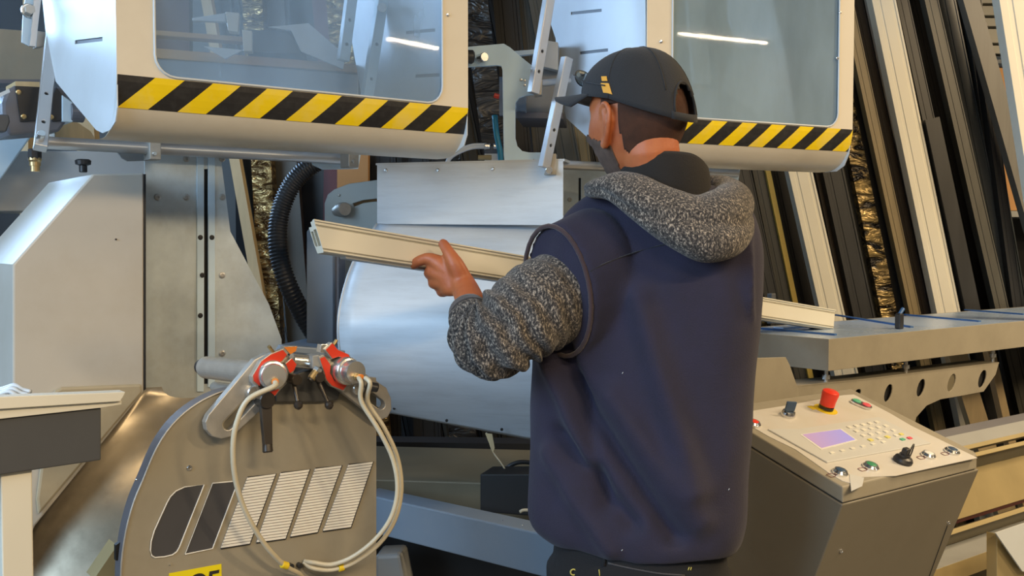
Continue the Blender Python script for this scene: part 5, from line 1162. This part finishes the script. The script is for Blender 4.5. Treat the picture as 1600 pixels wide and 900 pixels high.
body = remeshed('body', bm, .0036, M['skin'], 3, .5, man)
# eyes, hidden from here but there
for s in (1, -1):
    e = H(V((s*.031, .072, .014))); b0 = NB(); bmesh.ops.create_uvsphere(b0, u_segments=16, v_segments=10, radius=.0100)
    for v in b0.verts: v.co += e
    eo = obj('eye', b0, M['eye'], man, smooth=True); b0 = NB(); add_lathe(b0, e + Fh*.0092, e + Fh*.0104, [(0, .0055), (.001, .005)], 14); obj('iris', b0, M['iris'], eo)
# hair at the back of the head and beard along the jaw
bm = NB(); head_grid(bm, 1.016, 120, 90, lambda c: c.y < .028 and -.090 + max(0, c.y+.040)*1.4 < c.z < .05 and not (abs(c.x) > .060 and -.016 < c.y < .046 and c.z < .026)); 
obj('hair', bm, M['hair'], man, smooth=True, solid=.002, label='short cropped dark brown hair below the cap')
bm = NB(); head_grid(bm, 1.006, 150, 110, lambda c: (c.y > .012 and c.z < -.040 + .35*(c.y-.03) + .004*noise.noise(c*90) and not (abs(c.x) < .022 and c.z > -.073 and c.z < -.048)))
obj('beard', bm, M['beard'], man, smooth=True, solid=.002, label='short greying beard')

# cap
def cp(phi, t, grow=0):
    """phi: 0 front, +90 left; t: 0 rim .. 1 crown"""
    c, s = math.cos(phi), math.sin(phi)
    a = (PI/2)*t; rx, ry = .087+grow, .113+grow
    if t > 0: pass
    r = math.cos(a)**.82 if t < 1 else 0
    zz = math.sin(a)**1.0
    rimz = .034 + .030*c if c > 0 else .034 + .052*c
    x = s*rx*r; y = c*ry*r - .004; hgt = .134 + grow - rimz
    return H(V((x, y, rimz + hgt*zz)))
nu, nt = 72, 20; bm = NB(); grid = [[bm.verts.new(cp(2*PI*i/nu, j/nt)) for i in range(nu)] for j in range(nt)]
topv = bm.verts.new(cp(0, 1))
for j in range(nt-1):
    for i in range(nu):
        ph = (i+.5)/nu*360; dphi = (ph - 180); tt_ = (j+.5)/nt
        if 1 < (j+.5) and (dphi/22)**2 + ((tt_-.05)/.27)**2 < 1: continue
        bm.faces.new((grid[j][i], grid[j][(i+1) % nu], grid[j+1][(i+1) % nu], grid[j+1][i]))
for i in range(nu): bm.faces.new((grid[nt-1][i], grid[nt-1][(i+1) % nu], topv))
cap = obj('cap', bm, M['cap'], man, smooth=True, solid=.003, label='dark charcoal baseball cap')
obj('top_button', add_lathe(NB(), cp(0, 1) - Uh*.002, cp(0, 1) + Uh*.005, [(0, .008), (.004, .007), (.006, .003)], 16), M['cap'], cap, smooth=True)
for k in range(6):
    ph = 2*PI*(k+.5)/6
    if k in (2, 3): pass
    pts = [cp(ph, t/14, .0016) for t in range(3 if k in (2, 3) else 0, 15)]; bm = NB(); add_tube(bm, pts, .0013, 6); obj('seam', bm, M['cap'], cap, smooth=True)
# arch edge of the opening
pts = []
for k in range(17):
    a = PI*k/16; pts.append(cp(math.radians(180 + 22*math.cos(a)), .05 + .27*math.sin(a), .001))
bm = NB(); add_tube(bm, pts, .0022, 8); obj('opening_edge', bm, M['cap'], cap, smooth=True)
# hair visible in the opening, strap
bm = NB(); sp_ = [cp(math.radians(180+u), .02, .001) for u in range(-26, 27, 4)]; add_grid(bm, [[p + Uh*.008 for p in sp_], [p - Uh*.006 for p in sp_]]); obj('strap', bm, M['cap'], cap, smooth=True, solid=.002)
# visor
bm = NB(); vr = []
for j in range(7):
    row = []
    for i in range(25):
        a = math.radians(-62 + 124*i/24); r0_ = cp(a, .02); k = j/6
        ext = .080*math.cos(a)**.6*k
        row.append(r0_ + Fh*ext - Uh*(-.010*k + .030*(abs(math.sin(a))**2)*k) + Lh*math.sin(a)*(-.004*k))
    vr.append(row)
add_grid(bm, vr); obj('visor', bm, M['cap'], cap, smooth=True, solid=.004)
# logo: two slanted orange patches
def lp(u, v_): return cp(math.radians(u), v_, .0028)
for (ua, ub, va, vb) in ((86, 93, .20, .26), (84, 94, .06, .175)):
    rows = []
    for j in range(4):
        v_ = va + (vb-va)*j/3; sh_ = (v_-.1)*-34
        rows.append([lp(ua + (ub-ua)*i/5 + sh_, v_) for i in range(6)])
    bm = NB(); add_grid(bm, rows); obj('logo_patch', bm, M['logo'], cap, solid=.0008, label='slanted orange logo patch')
# spectacles resting on the cap
gl = thing('safety_glasses', 'thin dark spectacles resting on the front of the cap', 'glasses', tuple(cp(math.radians(10), .1)))
for s in (1, -1):
    c = cp(math.radians(22*s), .27, .012); lens = [c + Lh*(s*.0 + .022*math.cos(t)) + Uh*(.015*math.sin(t)) + Fh*(-abs(math.cos(t))*.004) for t in [2*PI*k/20 for k in range(20)]]
    bm = NB(); add_tube(bm, lens, .0011, 6, cap=False, closed=True); obj('rim', bm, M['dark'], gl, smooth=True)
    bm = NB(); prism(bm, [c + (p-c)*.97 for p in lens], -Fh*.001); obj('lens', bm, M['pane'], gl)
    tube('temple', catmull([c + Lh*s*.021 + Uh*.004, cp(math.radians(52*s), .20, .006), cp(math.radians(88*s), .14, .006)], 5), .0013, M['dark'], gl, seg=6)

# vest ------------------------------------------------------------
def zpx(py, Y=1.97): return W(1000, py, Y).z
VR = [(850, 862, 1149, .125), (840, 846, 1156, .132), (825, 834, 1160, .135), (800, 828, 1163, .136), (740, 828, 1165, .134), (690, 831, 1166, .131), (640, 832, 1166, .129), (590, 834, 1168, .128), (540, 838, 1172, .129), (490, 848, 1178, .131), (450, 856, 1184, .132), (410, 862, 1186, .128), (380, 866, 1184, .122), (350, 874, 1176, .112), (325, 892, 1162, .098), (305, 925, 1140, .085), (290, 960, 1110, .070)]
rows = []; NSEG = 64
zs_ = [zpx(v[0]) for v in VR]
for (py, l, r, dep), z in zip(VR, zs_):
    cx_ = ((l+r)/2 - 800)/1600*1.97; hw = (r-l)/2/1600*1.97
    a = math.sqrt(max(hw*hw - (dep*math.sin(TY))**2, .002))/math.cos(TY); row = []
    for k in range(NSEG):
        t = 2*PI*k/NSEG; ct, st = math.cos(t), math.sin(t); e = .88
        row.append(V((cx_, pcy+.008, z)) + Lt*(abs(ct)**e*(1 if ct > 0 else -1))*a + Ft*(abs(st)**e*(1 if st > 0 else -1))*dep)
    rows.append(row)
cols = [catmull([r[k] for r in rows], 4) for k in range(NSEG)]
bm = NB(); vs = add_grid(bm, list(zip(*cols)), closed_u=True); bm.faces.new(vs[0]); bm.faces.new(vs[-1])
# hem: droop at the left (flare), rounded edge
hem = [r for r in rows[0]]
add_tube(bm, [p + Z*.006 for p in hem], .006, 8, cap=False, closed=True)
# armhole caps: band from trunk to the armhole ring
AX = (W(812, 492, 1.86) - W(900, 420, 1.97)).normalized()
def ringpts(c, ax, r1, r2, n=32, tilt=0):
    u = (Z - ax*Z.dot(ax)).normalized(); v = ax.cross(u)
    return [c + u*math.cos(2*PI*k/n)*r1 + v*math.sin(2*PI*k/n)*r2 for k in range(n)]
AXL = V((-.76, -.62, -.16)).normalized()
RC = W(872, 455, 1.905)
ringL = ringpts(RC, AXL, .128, .093); ringL0 = ringpts(RC + V((.075, .03, .02)), AXL, .135, .095)
ringL00 = ringpts(RC + V((.13, .05, .03)), AXL, .10, .06)
vs = add_grid(bm, [ringL, [a.lerp(b_, .5)*1 for a, b_ in zip(ringL, ringL0)], ringL0, ringL00], closed_u=True); bm.faces.new(vs[0]); bm.faces.new(vs[-1])
AXR = (-Lt*.93 + Ft*.3).normalized(); RCr = V((pcx, pcy, 1.44)) - Lt*.205 + Ft*.015
ringR = ringpts(RCr, AXR, .105, .078); ringR0 = ringpts(RCr + Lt*.07, AXR, .12, .09); vs = add_grid(bm, [ringR, ringR0, ringpts(RCr + Lt*.12, AXR, .09, .06)], closed_u=True); bm.faces.new(vs[0]); bm.faces.new(vs[-1])
vest = remeshed('vest', bm, .006, M['vest'], 4, .5, man, label='navy fleece vest')
# folds in the cloth of the vest
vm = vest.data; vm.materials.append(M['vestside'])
base = ROOTLOC[man.name]
def fold(p):
    # diagonal folds over the lower back, yoke seam, soft noise
    d = 0
    u = p.dot(Lt) - V((pcx, pcy, 0)).dot(Lt); z = p.z
    for (u0, z0, u1, z1, wd_, amp) in ((.13, 1.36, .03, 1.02, .016, -.007), (.10, 1.24, -.10, .97, .018, -.009), (.13, 1.14, -.02, .99, .018, -.007), (-.03, 1.40, -.13, 1.06, .025, .008), (.16, 1.29, .06, 1.10, .02, .007), (.02, 1.22, -.14, 1.00, .025, .006), (.15, 1.10, .02, .94, .02, .005)):
        dx, dz = u1-u0, z1-z0; L2 = dx*dx+dz*dz; t = ((u-u0)*dx + (z-z0)*dz)/L2; t_ = min(1, max(0, t)); q = math.hypot(u-u0-dx*t_, z-z0-dz*t_)
        d += 3.0*amp*math.exp(-(q/wd_)**2)
    d += .009*noise.noise(V((u*7, p.y*5, z*5))) + .004*noise.noise(V((u*16+3, 1, z*9 + u*9)))
    return d
nrm = [v.normal.copy() for v in vm.vertices]; cos_ = [v.co.copy() for v in vm.vertices]
vm.vertices.foreach_set('co', [x for c, n_ in zip(cos_, nrm) for x in (c + n_*fold(c + base))]); vm.update()
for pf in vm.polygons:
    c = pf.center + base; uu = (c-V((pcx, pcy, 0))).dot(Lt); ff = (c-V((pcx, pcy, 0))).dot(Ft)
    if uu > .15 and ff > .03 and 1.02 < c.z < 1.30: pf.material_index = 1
bm = NB(); add_tube(bm, [RC + (p-RC)*.965 + AXL*.003 for p in ringL], .0045, 8, cap=False, closed=True); obj('armhole_trim', bm, M['trim'], man, smooth=True, label='brown armhole binding')
# yoke seam over the shoulder blade
from mathutils.bvhtree import BVHTree
bv_ = bmesh.new(); bv_.from_mesh(vm); bvt = BVHTree.FromBMesh(bv_)
def onvest(px, py, lift=.0008):
    r = ray(px, py).normalized(); h = bvt.ray_cast(CAMP - base, r)
    return (h[0] + base - r*lift) if h[0] is not None else W(px, py, 1.85)
ys_ = [onvest(x, y, .0) for x, y in ((922, 424), (945, 412), (970, 402), (1000, 392), (1030, 384), (1060, 378))]
tube('yoke_seam', catmull(ys_, 5), .0013, M['vestside'], man, seg=6)

# sleeves ---------------------------------------------------------
def sleeve(name, P, R1, m, fold_amp=.009, phase=0, n=8, seg=48, parent=None, **k):
    pts = catmull(P, n); rr = cat1(R1, n); fr = frames(pts); rows = []; N_ = len(pts)
    for i, (p, (t, u, v)) in enumerate(zip(pts, fr)):
        row = []
        for j in range(seg):
            a = 2*PI*j/seg; w_ = i/(N_-1)
            f_ = fold_amp*math.sin(i*1.35 + 1.6*math.sin(a+phase) + 2.2*noise.noise(V((math.cos(a)*2, math.sin(a)*2, i*.12))))*(.25 + 1.1*math.exp(-((w_-.62)/.26)**2)) + .006*noise.noise(V((math.cos(a)*1.5, math.sin(a)*1.5, i*.25+phase)))
            rad = rr[i] + f_*(1 if i < N_-3 else .1)
            row.append(p + u*math.cos(a)*rad + v*math.sin(a)*rad)
        rows.append(row)
    bm = NB(); vs = add_grid(bm, rows, closed_u=True); bm.faces.new(vs[0])
    return obj(name, bm, m, man if parent is None else parent, smooth=True, solid=0, sub=1, **k), pts, fr, rr
SLP = [W(905, 452, 1.96), W(876, 462, 1.935), W(842, 480, 1.90), W(806, 506, 1.875), W(782, 526, 1.87), W(764, 532, 1.89), W(750, 522, 1.93), W(740, 506, 1.97), W(734, 492, 2.0)]
slv, pts, fr, rr = sleeve('sleeve', SLP, [.072, .082, .086, .080, .072, .064, .055, .046, .039], M['knit'], n=9, label='speckled grey hoodie sleeve pushed up to the elbow')
cu = pts[-1]; ct_ = fr[-1][0]
bm = NB(); ccs = catmull([cu - ct_*.006, cu + ct_*.004, cu+ct_*.016], 3); add_tube(bm, ccs, [.041, .0405, .040, .0395, .039, .0385, .037][:len(ccs)], 32, cap=False); obj('cuff', bm, M['cuff'], slv, smooth=True, solid=.003, label='plain dark cuff')
sleeve('sleeve', [SR + Lt*.04, SR, SR.lerp(ER, .5), ER, ER.lerp(WRR, .35), ER.lerp(WRR, .7)], [.06, .062, .060, .058, .052, .045], M['knit'], n=8, phase=2, label='right sleeve, mostly hidden by the trunk')

# hood ------------------------------------------------------------
hood = [  # centre px, py, Y, half height px, half depth m, tilt
    (936, 294, 1.90, 16, .030), (962, 291, 1.862, 25, .034), (992, 306, 1.835, 37, .038), (1026, 328, 1.815, 46, .042), (1060, 346, 1.805, 52, .046), (1092, 358, 1.805, 56, .050), (1120, 352, 1.82, 56, .050), (1142, 334, 1.86, 46, .042), (1148, 312, 1.93, 32, .036), (1130, 296, 2.01, 24, .032), (1085, 300, 2.07, 22, .03), (1030, 306, 2.085, 22, .03), (975, 302, 2.05, 20, .03), (945, 296, 1.98, 17, .028)]
cen = [W(x, y, Y) for x, y, Y, h, d in hood]; n = len(cen); hr = [h*Y/1600 for x, y, Y, h, d in hood]; hd_ = [d for *_, d in hood]
ctr = sum(cen, V())/n
def cyc(vals, k=6):
    N_ = len(vals); out = []
    for i in range(N_):
        a, b_, c, d = vals[i-1], vals[i], vals[(i+1) % N_], vals[(i+2) % N_]
        for j in range(k):
            t = j/k; out.append(.5*((2*b_) + (c-a)*t + (2*a-5*b_+4*c-d)*t*t + (3*b_-3*c+d-a)*t**3))
    return out
cC = cyc(cen); cH = [v.x for v in cyc([V((h, 0, 0)) for h in hr])]; cD = [v.x for v in cyc([V((h, 0, 0)) for h in hd_])]
bm = NB(); rows = []
for i, c in enumerate(cC):
    t = (cC[(i+1) % len(cC)] - cC[i-1]).normalized(); out_ = t.cross(Z).normalized()
    if out_.dot(c-ctr) < 0: out_ = -out_
    up_ = (Z + out_*-.32).normalized(); row = []
    for j in range(44):
        a = 2*PI*j/44; f_ = 1 + .07*noise.noise(c*14 + V((math.cos(a), math.sin(a), 0))) + .05*math.sin(3*a + i*.12) - .20*math.exp(-((((a + PI) % (2*PI)) - PI + .15 + .35*math.sin(i*.16))/.20)**2)
        row.append(c + up_*math.sin(a)*cH[i]*(1 + (f_-1)*.5) + out_*math.cos(a)*cD[i]*f_)
    rows.append(row)
add_grid(bm, rows, closed_u=True, closed_v=True)
ho = obj('hood', bm, M['knit'], man, smooth=True, sub=1, label='speckled grey hood bunched over the back of the vest')
# inner lining standing round the neck
cx0 = W(1036, 280, 1.93); rows = []
n_ = 48; tz = []
for i in range(n_):
    a = 2*PI*i/n_; c_, s_ = math.cos(a), math.sin(a)
    back = max(0, -s_); tp = 262 - 24*back - 2*c_*0; 
    if s_ < 0: tp = {True: 262}.get(False, 262 - 26*back**.7 + (16*max(0, c_-.55)))
    rb = [(.088, .080, 330), (.090, .084, 290), (.086, .080, tp), (.078, .072, tp+2), (.074, .068, 300)]
    rows.append([V((cx0.x + c_*r1, cx0.y + .0 + s_*r2, W(1036, yy, 1.90).z)) for r1, r2, yy in rb])
bm = NB(); add_grid(bm, rows, closed_v=True); obj('hood_lining', bm, M['lining'], ho, smooth=True, sub=1, label='plain charcoal lining of the hood')

# jeans -----------------------------------------------------------
rows = []
for z, a, b_ in ((1.0, .165, .115), (.95, .168, .120), (.90, .171, .126), (.84, .176, .132), (.79, .178, .130)):
    rows.append([V((pcx + .002, pcy+.01, z)) + Lt*math.cos(t)*a + Ft*math.sin(t)*b_ for t in [2*PI*k/40 for k in range(40)]])
bm = NB(); vs = add_grid(bm, rows, closed_u=True); bm.faces.new(vs[0]); bm.faces.new(vs[-1])
for s, lg in zip((1, -1), LEGS): tubeb(bm, [lg[0] - Z*.06, lg[1], lg[2] - Z*.02], [.100, .080, .068], 6, 24)
for s, lg in zip((1, -1), LEGS): pass
jn = remeshed('jeans', bm, .007, M['jeans'], 4, .5, man, label='black jeans with yellow stitching')
bj = bmesh.new(); bj.from_mesh(jn.data); bjt = BVHTree.FromBMesh(bj)
def onj(px, py, lift=.001):
    r = ray(px, py).normalized(); h = bjt.ray_cast(CAMP - base, r); return (h[0] + base - r*lift) if h[0] is not None else W(px, py, 1.85)
c = onj(896, 894, .002); bm = NB(); add_tube(bm, [c + V((1, 0, 0))*math.cos(t)*.0055 + Z*math.sin(t)*.0055 for t in [2*PI*k/16 for k in range(16)]], .0014, 6, cap=False, closed=True); obj('eyelet', bm, M['stitch'], jn)
for pts_ in (((936, 890), (937, 900)), ((1077, 886), (1075, 891)), ((1080, 886), (1079, 891))): tube('stitching', [onj(*q) for q in pts_], .001, M['stitch'], jn, seg=6)
for pts_ in (((950, 880), (985, 888), (1030, 896), (1070, 899)), ): tube('pocket_seam', catmull([onj(*q) for q in pts_], 4), .0014, M['cuff'], jn, seg=6)
tube('belt_loop', [onj(945, 868), onj(944, 884)], .004, M['jeans'], jn, seg=6)
# shoes
for lg in LEGS:
    bm = NB(); f0 = V((lg[2].x, lg[2].y, 0)); rows = []
    for y_, w_, h_ in ((-.075, .022, .05), (-.065, .036, .085), (-.02, .040, .095), (.04, .043, .08), (.10, .050, .055), (.16, .048, .045), (.195, .030, .035), (.205, .012, .02)):
        rows.append([f0 + Ft*y_ + Lt*math.cos(t)*w_ + Z*max(.0, h_*.5 + math.sin(t)*h_*.5) for t in [2*PI*k/20 for k in range(20)]])
    vs = add_grid(bm, rows, closed_u=True); bm.faces.new(vs[0]); bm.faces.new(vs[-1]); obj('shoe', bm, M['shoe'], man, smooth=True, label='black work shoe')
# tiny lint on the back of the vest
for x, y in ((972, 584), (1138, 766), (971, 861)):
    p = onvest(x, y, .001); tube('lint', [p, p + V((.002, 0, .003))], .0006, M['white'], man, seg=5)
